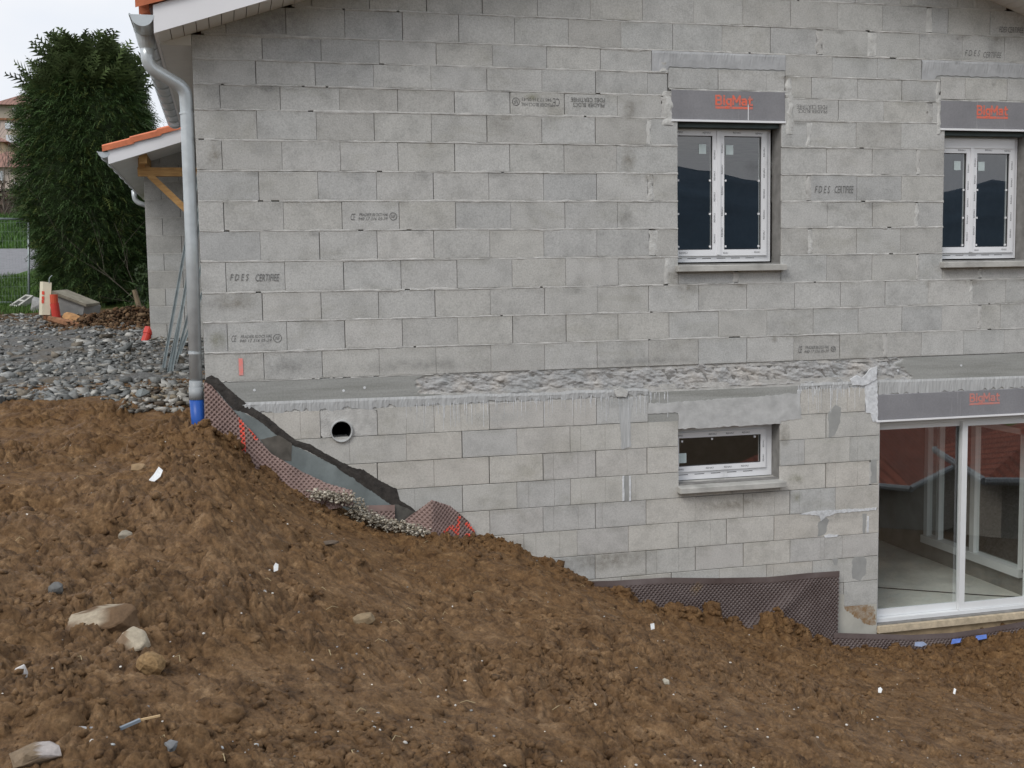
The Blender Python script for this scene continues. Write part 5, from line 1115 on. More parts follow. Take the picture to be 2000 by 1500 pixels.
# grit: white and grey specks, straws
n = 900; rr_ = 3.0*(4.)**rng.random(n); an = YAW+(rng.random(n)-.5)*rad(58); x = CAM[0]+np.sin(an)*rr_; y = CAM[1]+np.cos(an)*rr_; k = (y < -.1); x, y = x[k], y[k]; sz = .003+.007*rng.random(len(x))**2.5
o = scatter('grit', on_ground(x, y, -.002), sz, pal(len(x), [(.6, .58, .54), (.4, .42, .42), (.3, .3, .3), (.7, .68, .62)]), MAT['tint']); tag(o, 'tiny pale stone specks strewn over the soil')
mb = MB()
for _ in range(70):
    r_ = 3.2*3.2**random.random(); a = YAW+(random.random()-.5)*rad(54); x = CAM[0]+math.sin(a)*r_; y = CAM[1]+math.cos(a)*r_
    if y > -.3: continue
    z = Zs(x, y)+.012; b = random.random()*6.28; l = .03+.05*random.random(); mb.tube([(x, y, z), (x+math.cos(b)*l*.5, y+math.sin(b)*l*.5, z+.01+.01*random.random()), (x+math.cos(b+.3)*l, y+math.sin(b+.3)*l, z+.002)], .0016, 4)
o = mb.build('straw', simple('dry_straw', (.42, .34, .20), .9), None, False, 'stuff'); tag(o, 'thin dry straws lying on the soil')

# ---- single stones and scraps on the bank
def rock(px_, py_, size, col, label, cat='stone', name='stone', shape=(1, .8, .6), rough=.18, seed=1, group=None, up=.25, yaw=0., col2=None):
    global rng
    keep_ = rng; rng = np.random.default_rng(seed); p = hit(px_, py_); z = Zs(p[0], p[1])
    import bmesh
    k_ = 24 if rough > .12 else 60; Q = rng.normal(size=(k_, 3)); Q /= np.linalg.norm(Q, axis=1, keepdims=True); Q *= (.8+.35*rng.random((k_, 1))) if rough > .12 else (.92+.1*rng.random((k_, 1)))
    bm = bmesh.new(); [bm.verts.new(q) for q in Q]; bmesh.ops.convex_hull(bm, input=bm.verts); bmesh.ops.delete(bm, geom=[v_ for v_ in bm.verts if not v_.link_faces], context='VERTS')
    bmesh.ops.bevel(bm, geom=list(bm.edges), offset=.05, segments=1, affect='EDGES', clamp_overlap=True); bmesh.ops.triangulate(bm, faces=list(bm.faces)); bmesh.ops.subdivide_edges(bm, edges=list(bm.edges), cuts=2, use_grid_fill=True); bmesh.ops.triangulate(bm, faces=list(bm.faces)); bm.verts.index_update()
    V = np.array([tuple(v_.co) for v_ in bm.verts]); Fh = [tuple(v_.index for v_ in f_.verts) for f_ in bm.faces]; bm.free()
    V = V*np.array(shape)*size*1.05; V = V*(1+.10*(fbm(V[:, 0]*3.2/size+V[:, 2]*2/size, V[:, 1]*3.2/size-V[:, 2]*2.5/size, seed, 4)-.47)[:, None]*2)
    c, s = math.cos(yaw), math.sin(yaw); V = V@np.array([[c, s, 0], [-s, c, 0], [0, 0, 1]])
    V = V+np.array([p[0], p[1], z+size*shape[2]*up]); o = mk(name, V, Fh, MAT['tint'] if rough > .12 else MAT['tint_soil'], None); cc = np.tile(np.array(col), (len(V), 1))
    if col2 is not None: m_ = fbm(V[:, 0]*12+V[:, 2]*9, V[:, 1]*12-V[:, 2]*9, seed, 4) > .47; m_ |= V[:, 2] < z+size*.12; cc[m_] = col2
    set_tint(o, cc); rng = keep_; return tag(o, label, cat, group)
rock(205, 1228, .19, (.36, .305, .225), 'large tan rock caked with mud, half sunk in the soil', shape=(.85, .6, .55), seed=11, up=.02, yaw=-.15, col2=(.14, .088, .05))
rock(255, 1272, .085, (.38, .33, .25), 'pale knob of rock at the lower right of the large tan rock', shape=(1, .8, .8), seed=4, col2=(.2, .14, .09))
rock(43, 1333, .032, (.62, .60, .58), 'small white pebble near the left edge', 'pebble', 'pebble', (1, .8, .9), seed=5, up=.5)
rock(70, 1490, .075, (.38, .345, .325), 'angular pinkish grey stone in the bottom left corner', shape=(.9, .8, .55), seed=6, up=.2, col2=(.2, .15, .10))
rock(168, 1449, .045, (.36, .36, .36), 'flat pale grey stone chip near the bottom left', 'stone chip', 'stone_chip', (1, .5, .35), seed=7, up=.5, yaw=.6)
rock(334, 1482, .03, (.18, .185, .19), 'small dark grey stone at the bottom edge', shape=(1, .8, .8), seed=8, up=.4)
rock(296, 1318, .055, (.27, .175, .085), 'round ochre clay ball below the large tan rock', 'clay ball', 'clay_ball', (1, 1, .85), rough=.1, seed=9, up=.75)
rock(110, 1172, .04, (.13, .13, .125), 'dark grey stone beside the wet grey patch', shape=(1, .8, .8), seed=10, up=.3)
rock(638, 1066, .085, (.13, .10, .075), 'flat dark slate lying on the upper bank', 'slate', 'slate', (1, .5, .18), seed=12, up=.9, yaw=.1)
rock(268, 915, .06, (.30, .21, .12), 'ochre stone above the white plastic scrap', shape=(1, .7, .6), seed=13)
rock(245, 1045, .045, (.26, .23, .18), 'greyish stone left of the dark hollow', shape=(1, .9, .8), seed=14)
rock(710, 1225, .06, (.24, .18, .11), 'tan lump with a dark hollow under it, mid slope', shape=(1, .7, .7), seed=15)
rock(277, 784, .075, (.20, .22, .22), 'grey stone standing alone on soil below the gravel edge', shape=(1, .8, .7), seed=16, up=.4)
rock(1300, 1350, .025, (.4, .37, .30), 'pale pebble on the lower bank below the white paper scrap', 'pebble', 'pebble', (1, .8, .8), seed=17, up=.4)
def scrap(px_, py_, pts, mat, label, name, cat, lift=.01, tilt=.5):
    p = hit(px_, py_); z = Zs(p[0], p[1])+lift; n_ = len(pts); v = []
    for dz in (0, .003):
        for a, b in pts: v.append((p[0]+a, p[1]-abs(b)*.0+b*math.cos(tilt), z+b*math.sin(tilt)+dz+.004*math.sin(a*90)))
    return tag(mk(name, v, [tuple(range(n_))[::-1], tuple(range(n_, 2*n_))]+[(k, (k+1) % n_, (k+1) % n_+n_, k+n_) for k in range(n_)], mat), label, cat)
white = simple('white_plastic_film', (.78, .80, .80), .4, var=.1, sc=60, bmp=.6, bsc=60)
scrap(305, 966, [(-.04, 0), (-.01, -.01), (.03, .02), (.045, .07), (.02, .09), (-.01, .045)], white, 'crumpled white plastic scrap on the upper left bank', 'plastic_scrap', 'scrap', .015, .9)
scrap(539, 1118, [(-.012, 0), (.012, 0), (.016, .03), (.0, .045), (-.012, .03)], white, 'small white scrap upright on soil mid slope', 'plastic_scrap', 'scrap', .01, 1.2)
scrap(1275, 1240, [(-.014, 0), (.014, -.002), (.016, .035), (-.012, .04)], white, 'white paper scrap on clods below the large dark membrane', 'paper_scrap', 'scrap', .03, 1.2)
scrap(1866, 1362, [(-.022, 0), (-.008, -.01), (.016, .02), (.004, .035)], white, 'white scrap at the lower right of the bank', 'plastic_scrap', 'scrap', .012, .8)
scrap(1720, 1350, [(-.02, 0), (.0, -.01), (.02, .012), (.012, .03), (-.008, .03)], white, 'crumpled white scrap in the hollow right of centre', 'plastic_scrap', 'scrap', .012, .8)
blue = simple('blue_plastic_shard', (.10, .18, .50), .4, var=.2, sc=20); bl2 = simple('grey_blue_plastic', (.25, .30, .42), .5, var=.2, sc=20)
scrap(1798, 1272, [(-.07, 0), (.0, -.02), (.07, .0), (.05, .04), (-.04, .04)], bl2, 'grey blue plastic shard, leftmost in front of the door strip', 'plastic_shard', 'shard', .055, .6)
scrap(1868, 1268, [(-.07, -.01), (.04, .0), (.08, .04), (-.02, .05)], blue, 'blue plastic shard in the middle in front of the door strip', 'plastic_shard', 'shard', .055, .6)
scrap(1917, 1262, [(-.08, -.01), (.06, .0), (.08, .04), (-.04, .04)], blue, 'blue plastic shard, rightmost in front of the door strip', 'plastic_shard', 'shard', .055, .6)
p = hit(262, 1440); z = Zs(p[0], p[1]); a = MB().bar((p[0]-.07, p[1]-.02, z+.012), (p[0]+.02, p[1]+.02, z+.03), .012, .010).build('snapped_stick', simple('blue_grey_plastic_strip', (.22, .26, .30), .5)); tag(a, 'thin blue grey strip with a pale stick end, bottom left', 'stick')
MB().bar((p[0]+.02, p[1]+.02, z+.03), (p[0]+.085, p[1]+.025, z+.036), .007, .006).build('stick_end', simple('pale_stick', (.5, .36, .2), .8), a)

# ------------------------------------------------------------------ yard and street beyond the house
def gp(px_, py_): p = hit(px_, py_); return Vector((p[0], p[1], float(T(p[0], p[1]))))
# steel rails leaning on the side wall
for k, (a, b, c_, d_, lab) in enumerate(((317, 724, 362, 478, 'leftmost galvanised rail leaning on the side wall behind the downpipe'), (327, 728, 372, 520, 'second galvanised rail from the left, slightly bluish, leaning on the side wall'), (333, 730, 372, 505, 'third galvanised rail from the left, leaning on the side wall'), (342, 705, 382, 560, 'fourth galvanised rail from the left, set further back by the wall'), (347, 695, 384, 600, 'rightmost galvanised rail, nearly hidden by the downpipe'))):
    g = hit(a, b); Y_ = g[1]; t = at(c_, d_, Y_+.15); t = np.array([min(t[0], -.04), t[1], t[2]]); dd = t-g
    if dd[0] > 0 and t[0] < -.05: t = g+dd*min(1.6, 1+(-.04-t[0])/dd[0])
    v1 = Vector(g)-Vector((0, 0, .04)); v2 = Vector(t)
    r_ = thing('steel_rail', (g[0], g[1], g[2]), lab, 'rail', 'rails leaning on the side wall'); MB().bar(v1, v2, .028, .036, (0, 1, 0)).build('web', MAT['galv'], r_)
    n_ = (v2-v1).normalized(); sd = n_.cross(Vector((0, 1, 0))).normalized()
    for q in (-1, 1): MB().bar(v1+sd*q*.015+Vector((0, -.03, 0)), v2+sd*q*.015+Vector((0, -.03, 0)), .006, .014, (0, 1, 0)).build('flange', MAT['galv'], r_)
# red pipe stub
p = gp(283, 668); o = thing('red_pipe', p, 'red plastic pipe stub sticking out beside the wing wall', 'pipe')
MB().tube([p+Vector((-.03, 0, -.1)), p+Vector((.06, .12, .17))], .062, 18).build('barrel', MAT['red_tube'], o); MB().tube([p+Vector((.035, .085, .10)), p+Vector((.065, .125, .185))], .07, 18).build('socket', MAT['red_tube'], o)
# cream board on a stake
p = gp(89, 622); d0 = -CAM[1]+p.y; m_ = d0/FPX; o = thing('site_board', p, 'cream site marker board with red marks, bent wire on top', 'board')
def rel(px_, py_): q = at(px_, py_, p.y); return Vector(q)
c0, c1, c2, c3 = rel(82, 615), rel(98, 615), rel(101, 552), rel(84, 550)
v = [tuple(q) for q in (c0, c1, c2, c3)]; MB().add(v+[(q[0]-.06, q[1]+.07, q[2]) for q in v], [(0, 1, 2, 3), (7, 6, 5, 4), (0, 4, 5, 1), (1, 5, 6, 2), (2, 6, 7, 3), (3, 7, 4, 0)]).build('panel', MAT['cream'], o)
MB().bar(rel(87, 628)+Vector((0, .04, 0)), rel(88, 600)+Vector((0, .04, 0)), .05, .05, (0, 1, 0)).build('stake', MAT['old_wood'], o)
MB().tube(bend([rel(96, 553), rel(96, 544), rel(99, 540), rel(102, 538)], .03), .008, 6).build('wire', MAT['galv'], o)
for a, b in ((83.2, 572), (83.0, 582), (82.6, 589)): q = rel(a, b); MB().box(q[0]-.012, q[0]+.03, q[1]-.006, q[1]-.002, q[2]-.03, q[2]+.03).build('red_mark', MAT['mark_red'], o)
# red tube, concrete chamber, planks
p = gp(110, 622); o = thing('red_tube', p, 'red and orange plastic tube standing next to the cream board', 'tube')
def rel(px_, py_, dy=0.): return Vector(at(px_, py_, p.y+dy))
MB().tube([rel(111, 624), rel(106, 592)], .075, 14).build('lower_tube', MAT['red_tube'], o); MB().tube([rel(106, 592), rel(105, 575)], .068, 14).build('upper_tube', MAT['orange_tube'], o)
p = gp(135, 622); p.y += .5; o = thing('concrete_chamber', p, 'grey concrete chamber slab tipped up in front of the conifer', 'chamber')
def rel(px_, py_, dy=0.): return Vector(at(px_, py_, p.y+dy))
q = [rel(112, 625), rel(160, 625), rel(165, 596), rel(113, 575)]; MB().add([tuple(a) for a in q]+[tuple(a+Vector((.25, .35, -.02))) for a in q], [(0, 1, 2, 3), (7, 6, 5, 4), (0, 4, 5, 1), (1, 5, 6, 2), (2, 6, 7, 3), (3, 7, 4, 0)]).build('wall', MAT['patch'], o)
q = [rel(101, 574, -.05), rel(168, 599, -.05), rel(168, 594, -.05), rel(102, 568, -.05)]; MB().add([tuple(a) for a in q]+[tuple(a+Vector((.2, .4, .02))) for a in q], [(0, 1, 2, 3), (7, 6, 5, 4), (0, 4, 5, 1), (1, 5, 6, 2), (2, 6, 7, 3), (3, 7, 4, 0)]).build('lid', simple('mossy_concrete', (.26, .24, .19), .9, var=.3), o)
for (a, b, c_, d_, m_, l_, lab, s_) in ((95, 622, 165, 641, 'old_wood', .2, 'dark weathered plank lying flat in front of the red tube', (.2, .07)), (128, 617, 170, 641, 'pale_wood', .2, 'split pale log half lying on the dark plank', (.17, .12))):
    p = gp((a+c_)/2, (b+d_)/2+4); e0 = Vector(at(a, b, p.y+.15)); e1 = Vector(at(c_, d_, p.y-.15)); n_ = 8; pts = [e0+(e1-e0)*k/n_ for k in range(n_+1)]; rs = [s_[1]*(.45+.55*math.sin(math.pi*(k+.8)/(n_+1.6))) for k in range(n_+1)]
    o = MB().tube(pts, rs, 7).build('plank' if m_ == 'old_wood' else 'split_log', MAT[m_]); tag(o, lab, 'plank' if m_ == 'old_wood' else 'log')
p = gp(77, 622); o = rock(76, 612, .17, (.33, .33, .32), 'round grey stone left of the cream board', seed=21, shape=(.8, .7, 1.1), up=.7)
rock(1, 1, .01, (.3, .3, .3), 'x') if False else None
p = gp(276, 614); o = MB().tube([p, Vector(at(262, 566, p.y))], [.055, .04], 8).build('wooden_stake', simple('bare_grey_wood', (.23, .18, .12), .9, var=.3, sc=9)); tag(o, 'leaning bare wooden stake at the foot of the conifer', 'stake')
# mesh fence panel and its foot
p = gp(56, 596); o = thing('site_fence', p, 'grey steel mesh site fence panel at the left edge', 'fence')
def rel(px_, py_, dy=0.): return Vector(at(px_, py_, p.y+dy))
top, bot = rel(56, 433), rel(56, 596); lx = rel(-150, 426); MB().tube([bot+Vector((0, 0, -.1)), top], .024, 10).build('post', MAT['galv'], o, True); tl, bl = rel(-150, 426), rel(-150, 590); MB().tube([tl, rel(56, 428)], .022, 10).build('top_rail', MAT['galv'], o, True); MB().tube([bl, rel(24, 591)], .022, 10).build('bottom_rail', MAT['galv'], o, True)
mb = MB()
for k in range(34):
    xx = tl.x+(top.x-tl.x)*k/34; mb.tube([(xx, p.y, bl.z), (xx, p.y, tl.z-.01)], .0013, 4, False)
for k in range(9): zz = bl.z+(tl.z-bl.z)*(k+.5)/9; mb.tube([(tl.x, p.y, zz), (top.x, p.y, zz)], .0013, 4, False)
mb.build('wire_mesh', MAT['galv'], o, False, 'stuff')
p = gp(40, 600); o = thing('fence_foot', p, 'pale hollow concrete fence foot tipped on the grass', 'fence foot')
def rel(px_, py_, dy=0.): return Vector(at(px_, py_, p.y+dy))
c0, c1, c2, c3 = rel(18, 596), rel(34, 599, -.1), rel(65, 577), rel(50, 575, .1)
def lerp2(u, v): return (c0*(1-u)+c3*u)*(1-v)+(c1*(1-u)+c2*u)*v
fm = simple('pale_concrete_foot', (.46, .46, .43), .9, var=.1); mb = MB()
for (u0, u1, v0, v1) in ((0, 1, 0, .22), (0, 1, .78, 1), (0, .1, .22, .78), (.46, .56, .22, .78), (.9, 1, .22, .78)):
    q = [lerp2(u0, v0), lerp2(u0, v1), lerp2(u1, v1), lerp2(u1, v0)]; dn = Vector((.03, .05, -.09)); mb.add([tuple(a) for a in q]+[tuple(a+dn) for a in q], [(0, 1, 2, 3), (7, 6, 5, 4), (0, 4, 5, 1), (1, 5, 6, 2), (2, 6, 7, 3), (3, 7, 4, 0)])
mb.build('body', fm, o)
# low earth heap in front of the conifer
n = 2600; a = hit(232, 640); x = a[0]+rng.normal(size=n)*.55; y = a[1]+.9+rng.normal(size=n)*.7; h = .28*np.exp(-(((x-a[0]-.15)/1.0)**2+((y-a[1]-.9)/.8)**2)); P = np.stack([x, y, T(x, y)+h*rng.random(n)-.02], -1)
o = scatter('earth_heap', P, .015+.045*rng.random(n)**2.5, pal(n, [(.10, .055, .028), (.14, .085, .045), (.08, .05, .03), (.18, .12, .07)]), MAT['tint_soil'], ICO, ICF, .7, .5); tag(o, 'low heap of dark brown earth in front of the conifer')
# ---- conifer
tb = hit(180, 612); TD = 15.2; cx_ = at(196, 600, TD)[0]; zb5 = float(T(cx_, TD)); mpp = (TD-CAM[1])/FPX
prof = [(-.2, 1.15), (.4, 1.28), (1.1, 1.42), (2.2, 1.62), (3.3, 1.60), (4.3, 1.46), (4.9, 1.18), (5.35, .84), (5.65, .50), (5.8, .20)]
zt5 = at(178, 96, TD)[2]-zb5; kz = zt5/5.8; ph = np.array([q[0]*kz for q in prof]); prr = np.array([q[1] for q in prof])*.83
tree = thing('conifer', (cx_, TD, zb5), 'tall dense dark green conifer with feathery top left of the house', 'tree')
mb = MB().tube([(cx_, TD, zb5-.2), (cx_+.03, TD, zb5+1.5), (cx_, TD, zb5+zt5*.85)], [.16, .12, .03], 10); mb.build('trunk', MAT['old_wood'], tree, True)
def crownR(h, a): return np.interp(h, ph, prr)*(1+.10*np.sin(a*3+h*1.2)+.22*(fbm(a*2.2+20, h*1.5, 91, 3)-.5)*2*.6)
# inner dark mass
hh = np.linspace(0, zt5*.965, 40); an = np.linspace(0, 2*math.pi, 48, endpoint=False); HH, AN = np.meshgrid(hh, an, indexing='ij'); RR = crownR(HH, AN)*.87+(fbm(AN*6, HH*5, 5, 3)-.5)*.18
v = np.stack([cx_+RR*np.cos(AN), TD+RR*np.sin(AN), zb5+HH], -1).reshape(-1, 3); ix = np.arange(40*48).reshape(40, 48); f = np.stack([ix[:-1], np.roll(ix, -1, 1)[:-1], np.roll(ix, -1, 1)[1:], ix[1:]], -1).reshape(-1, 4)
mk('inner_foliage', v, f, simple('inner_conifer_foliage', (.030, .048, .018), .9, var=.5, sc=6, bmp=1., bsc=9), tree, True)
def fronds(n, h, a, rfac, length, droop, upk, nl=9, col=None):
    R_ = crownR(h, a)*rfac; base_ = np.stack([cx_+R_*np.cos(a), TD+R_*np.sin(a), zb5+h], -1)
    out = np.stack([np.cos(a+rng.normal(size=n)*.5), np.sin(a+rng.normal(size=n)*.5), upk+rng.normal(size=n)*.35], -1); out /= np.linalg.norm(out, axis=1, keepdims=True)
    side = np.cross(out, np.array([0, 0, 1.])+rng.normal(size=(n, 3))*.5); side /= np.linalg.norm(side, axis=1, keepdims=True)
    V = []; F = []; 
    for k in range(nl):
        t = (k+.4)/nl; c = base_+out*(length*t)[:, None]+np.array([0, 0, -1.])*(droop*t*t*length)[:, None]; s = 1 if k % 2 else -1
        ll = (length*.36*(1-.72*t))[:, None]; tip = c+side*s*ll+out*ll*.75-np.array([0, 0, .25])*ll; w_ = out*(length*.045)[:, None]
        V.append(np.stack([c-w_, c+w_, tip], 1))
    tip = base_+out*length[:, None]-np.array([0, 0, 1.])*(droop*length)[:, None]; m_ = base_+out*(length*.5)[:, None]-np.array([0, 0, 1.])*(droop*.25*length)[:, None]; V.append(np.stack([m_-side*(length*.03)[:, None], m_+side*(length*.03)[:, None], tip], 1))
    V = np.stack(V, 1).reshape(-1, 3); return V, np.repeat(col, (nl+1)*3, 0)
n = 25000; h = zt5*.975*rng.random(n)**.85; a = rng.random(n)*6.283; rf = .72+.34*rng.random(n)**.8
col = np.array([.060, .108, .034])*(.45+.9*rng.random((n, 1)))*np.array([1, 1, 1]); yel = rng.random(n) < .16; col[yel] = np.array([.105, .135, .036])*(.6+.6*rng.random((yel.sum(), 1)))
V1, c1_ = fronds(n, h, a, rf, .13+.19*rng.random(n)**1.5, .35+.5*rng.random(n), .25+h*0, 9, col)
n2 = 420; h2 = zt5*(.80+.19*rng.random(n2)); a2 = rng.random(n2)*6.283
V2, c2_ = fronds(n2, h2, a2, .75+.25*rng.random(n2), .45+.35*rng.random(n2), .12+.3*rng.random(n2), 1.3+h2*0, 13, np.array([.065, .095, .032])*(.6+.7*rng.random((n2, 1))))
Vt = np.concatenate([V1, V2]); cr_ = mk('crown', Vt, np.arange(len(Vt)).reshape(-1, 3), MAT['leaf'], tree); set_tint(cr_, np.concatenate([c1_, c2_]))
# ---- bare shrubs
def bare(px_, py_, Y_, h, lab, nm=14, spread=.5, seed=1, wid=.008, name='bare_shrub', lean=0.):
    rs = random.Random(seed); b = at(px_, py_, Y_); mb = MB(); z0 = float(T(b[0], Y_)); b = Vector((b[0], Y_, z0-.05))
    def grow(p0, d_, l, r_, lv):
        pts = [p0]; d_ = d_.normalized()
        for k in range(4): d_ = (d_+Vector((rs.gauss(0, .16), rs.gauss(0, .16), rs.gauss(.04, .1)))).normalized(); pts.append(pts[-1]+d_*l/4)
        mb.tube(pts, [r_*(1-.17*k) for k in range(5)], 5, False)
        if lv > 0:
            for _ in range(3): q = rs.randint(1, 4); grow(pts[q], (d_+Vector((rs.gauss(0, .7), rs.gauss(0, .5), rs.gauss(.1, .4)))).normalized(), l*rs.uniform(.4, .65), r_*.55, lv-1)
    for k in range(nm): a = rs.random()*6.28; grow(b+Vector((rs.gauss(0, .1), rs.gauss(0, .1), 0)), Vector((math.cos(a)*spread+lean, math.sin(a)*spread, 1)), h*rs.uniform(.6, 1.), wid, 2)
    return tag(mb.build(name, simple('bare_twigs', (.13, .11, .09), .9, var=.3, sc=9)), lab, 'shrub')
bare(300, 600, 12.8, 2.3, 'leafless shrub with arching twigs between the conifer and the wing wall', 3, .55, 3, .004, lean=-.6)
bare(296, 590, 20., 3.4, 'tall leafless tree behind the conifer beside the roof edge', 9, .22, 8, .016, 'bare_tree')
bare(6, 480, 38., 3.2, 'leafless bush on the grassy slope at the left edge', 12, .6, 5, .02)
# small evergreen shrub by the wing
sp_ = gp(278, 612); n = 420; h = .9*rng.random(n); a = rng.random(n)*6.283; r_ = .34*(1-h/1.2)*np.sqrt(rng.random(n)); c_ = np.stack([sp_.x+r_*np.cos(a), sp_.y+.5+r_*np.sin(a), sp_.z+h], -1)
d1 = rng.normal(size=(n, 3))*.05; d2 = rng.normal(size=(n, 3))*.05; V = np.stack([c_, c_+d1, c_+d2], 1).reshape(-1, 3); o = mk('evergreen_shrub', V, np.arange(len(V)).reshape(-1, 3), MAT['leaf']); set_tint(o, np.repeat(np.array([.035, .06, .02])*(.5+rng.random((n, 1))), 3, 0)); tag(o, 'small dark evergreen shrub at the foot of the wing wall', 'shrub')
# grass blades on the verge by the fence
n = 9000; y = 12.6+6.5*rng.random(n); x = at(0, 580, 15)[0]-1.5+3.2*rng.random(n); k = ((x < at(112, 580, 15)[0]+(y-15)*-.1)); x, y = x[k], y[k]; n = len(x); z = T(x, y)+(fbm(x*1.5, y*1.5, 8, 4)-.47)*.16; hgt = .05+.09*rng.random(n); a = rng.random(n)*6.283; w_ = .010
V = np.stack([np.stack([x-w_*np.cos(a), y-w_*np.sin(a), z-.01], -1), np.stack([x+w_*np.cos(a), y+w_*np.sin(a), z-.01], -1), np.stack([x+rng.normal(size=n)*.04, y+rng.normal(size=n)*.04, z+hgt], -1)], 1).reshape(-1, 3)
o = mk('grass', V, np.arange(len(V)).reshape(-1, 3), MAT['leaf'], None, False, 'stuff'); set_tint(o, np.repeat(np.array([.065, .125, .025])*(.5+.9*rng.random((n, 1))), 3, 0)); tag(o, 'green grass on the verge around the fence')
n = 12000; y = 27+12*rng.random(n); x = -13+12*rng.random(n); z = T(x, y); hgt = .12+.15*rng.random(n); a = rng.random(n)*6.283; w_ = .03
V = np.stack([np.stack([x-w_*np.cos(a), y-w_*np.sin(a), z-.01], -1), np.stack([x+w_*np.cos(a), y+w_*np.sin(a), z-.01], -1), np.stack([x+rng.normal(size=n)*.08, y+rng.normal(size=n)*.08, z+hgt], -1)], 1).reshape(-1, 3)
o = mk('grass', V, np.arange(len(V)).reshape(-1, 3), MAT['leaf'], None, False, 'stuff'); set_tint(o, np.repeat(np.array([.055, .12, .022])*(.5+.9*rng.random((n, 1))), 3, 0)); tag(o, 'bright green grass on the slope above the road')
# brambles on top of the slope
n = 5000; y = 40+9*rng.random(n); x = -17+14*rng.random(n); z = T(x, y)+1.5*rng.random(n)**1.5*(.4+fbm(x*.5, y*.5, 5, 2)); d1 = rng.normal(size=(n, 3))*.14; d2 = rng.normal(size=(n, 3))*.14; c_ = np.stack([x, y, z], -1); V = np.stack([c_, c_+d1, c_+d2], 1).reshape(-1, 3)
o = mk('brambles', V, np.arange(len(V)).reshape(-1, 3), MAT['leaf'], None, False, 'stuff'); set_tint(o, np.repeat(np.array([.085, .06, .045])*(.4+rng.random((n, 1))), 3, 0)); tag(o, 'brown bramble thicket along the top of the grassy slope')

# ------------------------------------------------------------------ old houses up the hill
def old_house(px0, px1, pyt, pyb, Y_, dep, wallm, lab, roof_h, wins, upper=None, over=.5):
    a = at(px0, pyb, Y_); b = at(px1, pyt, Y_); x0, x1 = a[0], b[0]; z1 = b[2]; z0 = float(T((x0+x1)/2, Y_))-1.; h = thing('village_house', ((x0+x1)/2, Y_, z0), lab, 'house')
    MB().box(x0, x1, Y_, Y_+dep, z0, z1).build('wall', MAT[wallm], h)
    if upper:
        zu = at(px0, upper[0], Y_)[2]; MB().box(x0-.05, x1+.05, Y_-.05, Y_+dep+.05, zu, z1+.02).build('upper_storey', MAT[upper[1]], h); MB().box(x0-.15, x1+.15, Y_-.18, Y_, zu-.15, zu).build('string_course', MAT['old_wood'], h)
    zr = z1+roof_h; o_ = over; MB().add([(x0-o_, Y_-o_, z1), (x1+o_, Y_-o_, z1), (x1+o_, Y_+dep+o_, z1), (x0-o_, Y_+dep+o_, z1), (x0+(x1-x0)*.4, Y_+dep/2, zr), (x1-(x1-x0)*.4, Y_+dep/2, zr)], [(0, 3, 2, 1), (0, 1, 5, 4), (1, 2, 5), (2, 3, 4, 5), (3, 0, 4)]).build('roof', MAT['roof_far'], h)
    for (wx, wy, ww, wh, sh) in wins:
        c_ = at(wx, wy, Y_-.06); s_ = (Y_-CAM[1])/FPX; w2, h2 = ww*s_/2, wh*s_/2
        w_ = MB(); frame(w_, c_[0]-w2, c_[0]+w2, c_[2]-h2, c_[2]+h2, .09, Y_-.10, Y_+.02); w_.box(c_[0]-.03, c_[0]+.03, Y_-.10, Y_+.02, c_[2]-h2, c_[2]+h2); w_ = w_.build('window', MAT['pvc'], h)
        mk('pane', [(c_[0]-w2, Y_-.03, c_[2]-h2), (c_[0]+w2, Y_-.03, c_[2]-h2), (c_[0]+w2, Y_-.03, c_[2]+h2), (c_[0]-w2, Y_-.03, c_[2]+h2)], [(0, 1, 2, 3)], MAT['farglass'], w_)
        if sh:
            for q in (-1, 1): MB().box(c_[0]+q*(w2+.05)+(-.42 if q < 0 else 0), c_[0]+q*(w2+.05)+(.42 if q > 0 else 0), Y_-.12, Y_-.04, c_[2]-h2, c_[2]+h2).build('shutter', MAT['shutter'], w_)
    return h
vh = old_house(2, 75, 207, 330, 92, 9, 'plaster_pink', 'tall pink rendered village house with red hip roof behind the conifer', 1.6, [(28, 214, 5, 8, False), (25, 246, 5, 11, True), (27, 271, 5, 13, True), (28, 296, 6, 9, False), (44, 246, 5, 11, True), (60, 271, 5, 13, True)], (231, 'plaster_tan'))
old_house(-60, 6, 278, 330, 84, 7, 'plaster_yellow', 'yellow rendered village house at the left edge below the tall pink one', .9, [(-20, 296, 5, 10, True)])
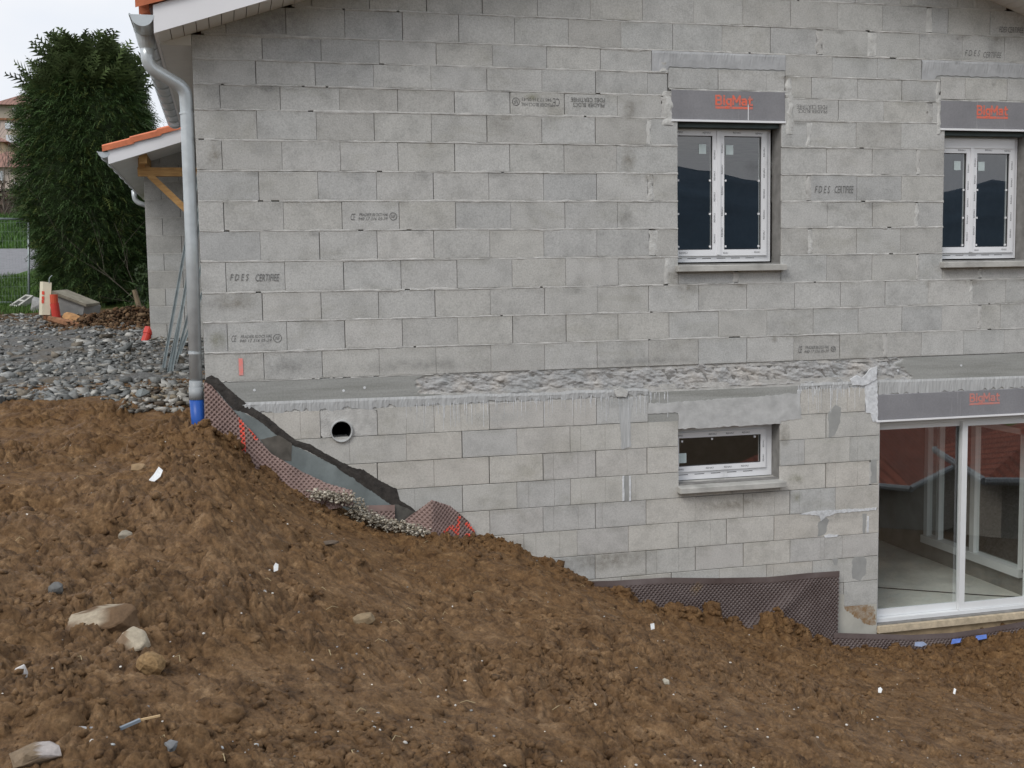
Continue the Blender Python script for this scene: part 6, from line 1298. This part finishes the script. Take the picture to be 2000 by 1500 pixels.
old_house(-50, 70, 328, 400, 78, 7, 'plaster_pink', 'low pink village house with weathered brown tile roof', 1.5, [(2, 345, 9, 20, False), (30, 362, 5, 12, False), (-30, 345, 9, 20, False)], None, .4)
MB().box(at(41, 190, 96)[0]-.3, at(41, 190, 96)[0]+.3, 96, 96.6, at(41, 215, 96)[2], at(41, 187, 96)[2]).build('chimney', MAT['plaster_tan'], vh)
# ------------------------------------------------------------------ neighbour's houses down the valley, mirrored in the patio door
def low_house(A, e1, e2, l1, l2, ze, lab, wallm='plaster_tan'):
    A = Vector((A[0], A[1], 0)); e1 = Vector((*e1, 0)).normalized(); e2 = Vector((*e2, 0)).normalized(); h = thing('tiled_house', (A.x, A.y, ze-2.5), lab, 'house')
    c = [A, A+e1*l1, A+e1*l1+e2*l2, A+e2*l2]; MB().add([tuple(q+(e1*(.5 if k in (0, 3) else -.5))+(e2*(.5 if k in (0, 1) else -.5))+Vector((0, 0, z))) for z in (ze-3.2, ze+.02) for k, q in enumerate(c)], [(0, 1, 5, 4), (1, 2, 6, 5), (2, 3, 7, 6), (3, 0, 4, 7)]).build('wall', MAT[wallm], h)
    r1, r2 = A+e1*l2/2+e2*l2/2, A+e1*(l1-l2/2)+e2*l2/2; zr = ze+l2/2*.55; R = MB(); V_ = [tuple(q+Vector((0, 0, ze))) for q in c]+[tuple(r1+Vector((0, 0, zr))), tuple(r2+Vector((0, 0, zr)))]
    R.add(V_, [(0, 1, 5, 4), (1, 2, 5), (2, 3, 4, 5), (3, 0, 4)]).build('roof', roof_mat('red_tile_roof', (.40, .125, .075), 1.3), h)
    MB().tube([tuple(q+Vector((0, 0, ze-.04))) for q in c+[c[0]]], .09, 8).build('gutter', MAT['pvc_grey'], h); return h
low_house((17.8, -16.3), (.77, -.64), (-.64, -.77), 13, 5.5, -4.9, 'red tiled hip roof house down the slope behind the photographer')
low_house((16.0, -10.9), (.93, .37), (.37, -.93), 9, 4.5, -3.65, 'low red tiled garage in front of the hip roof house')
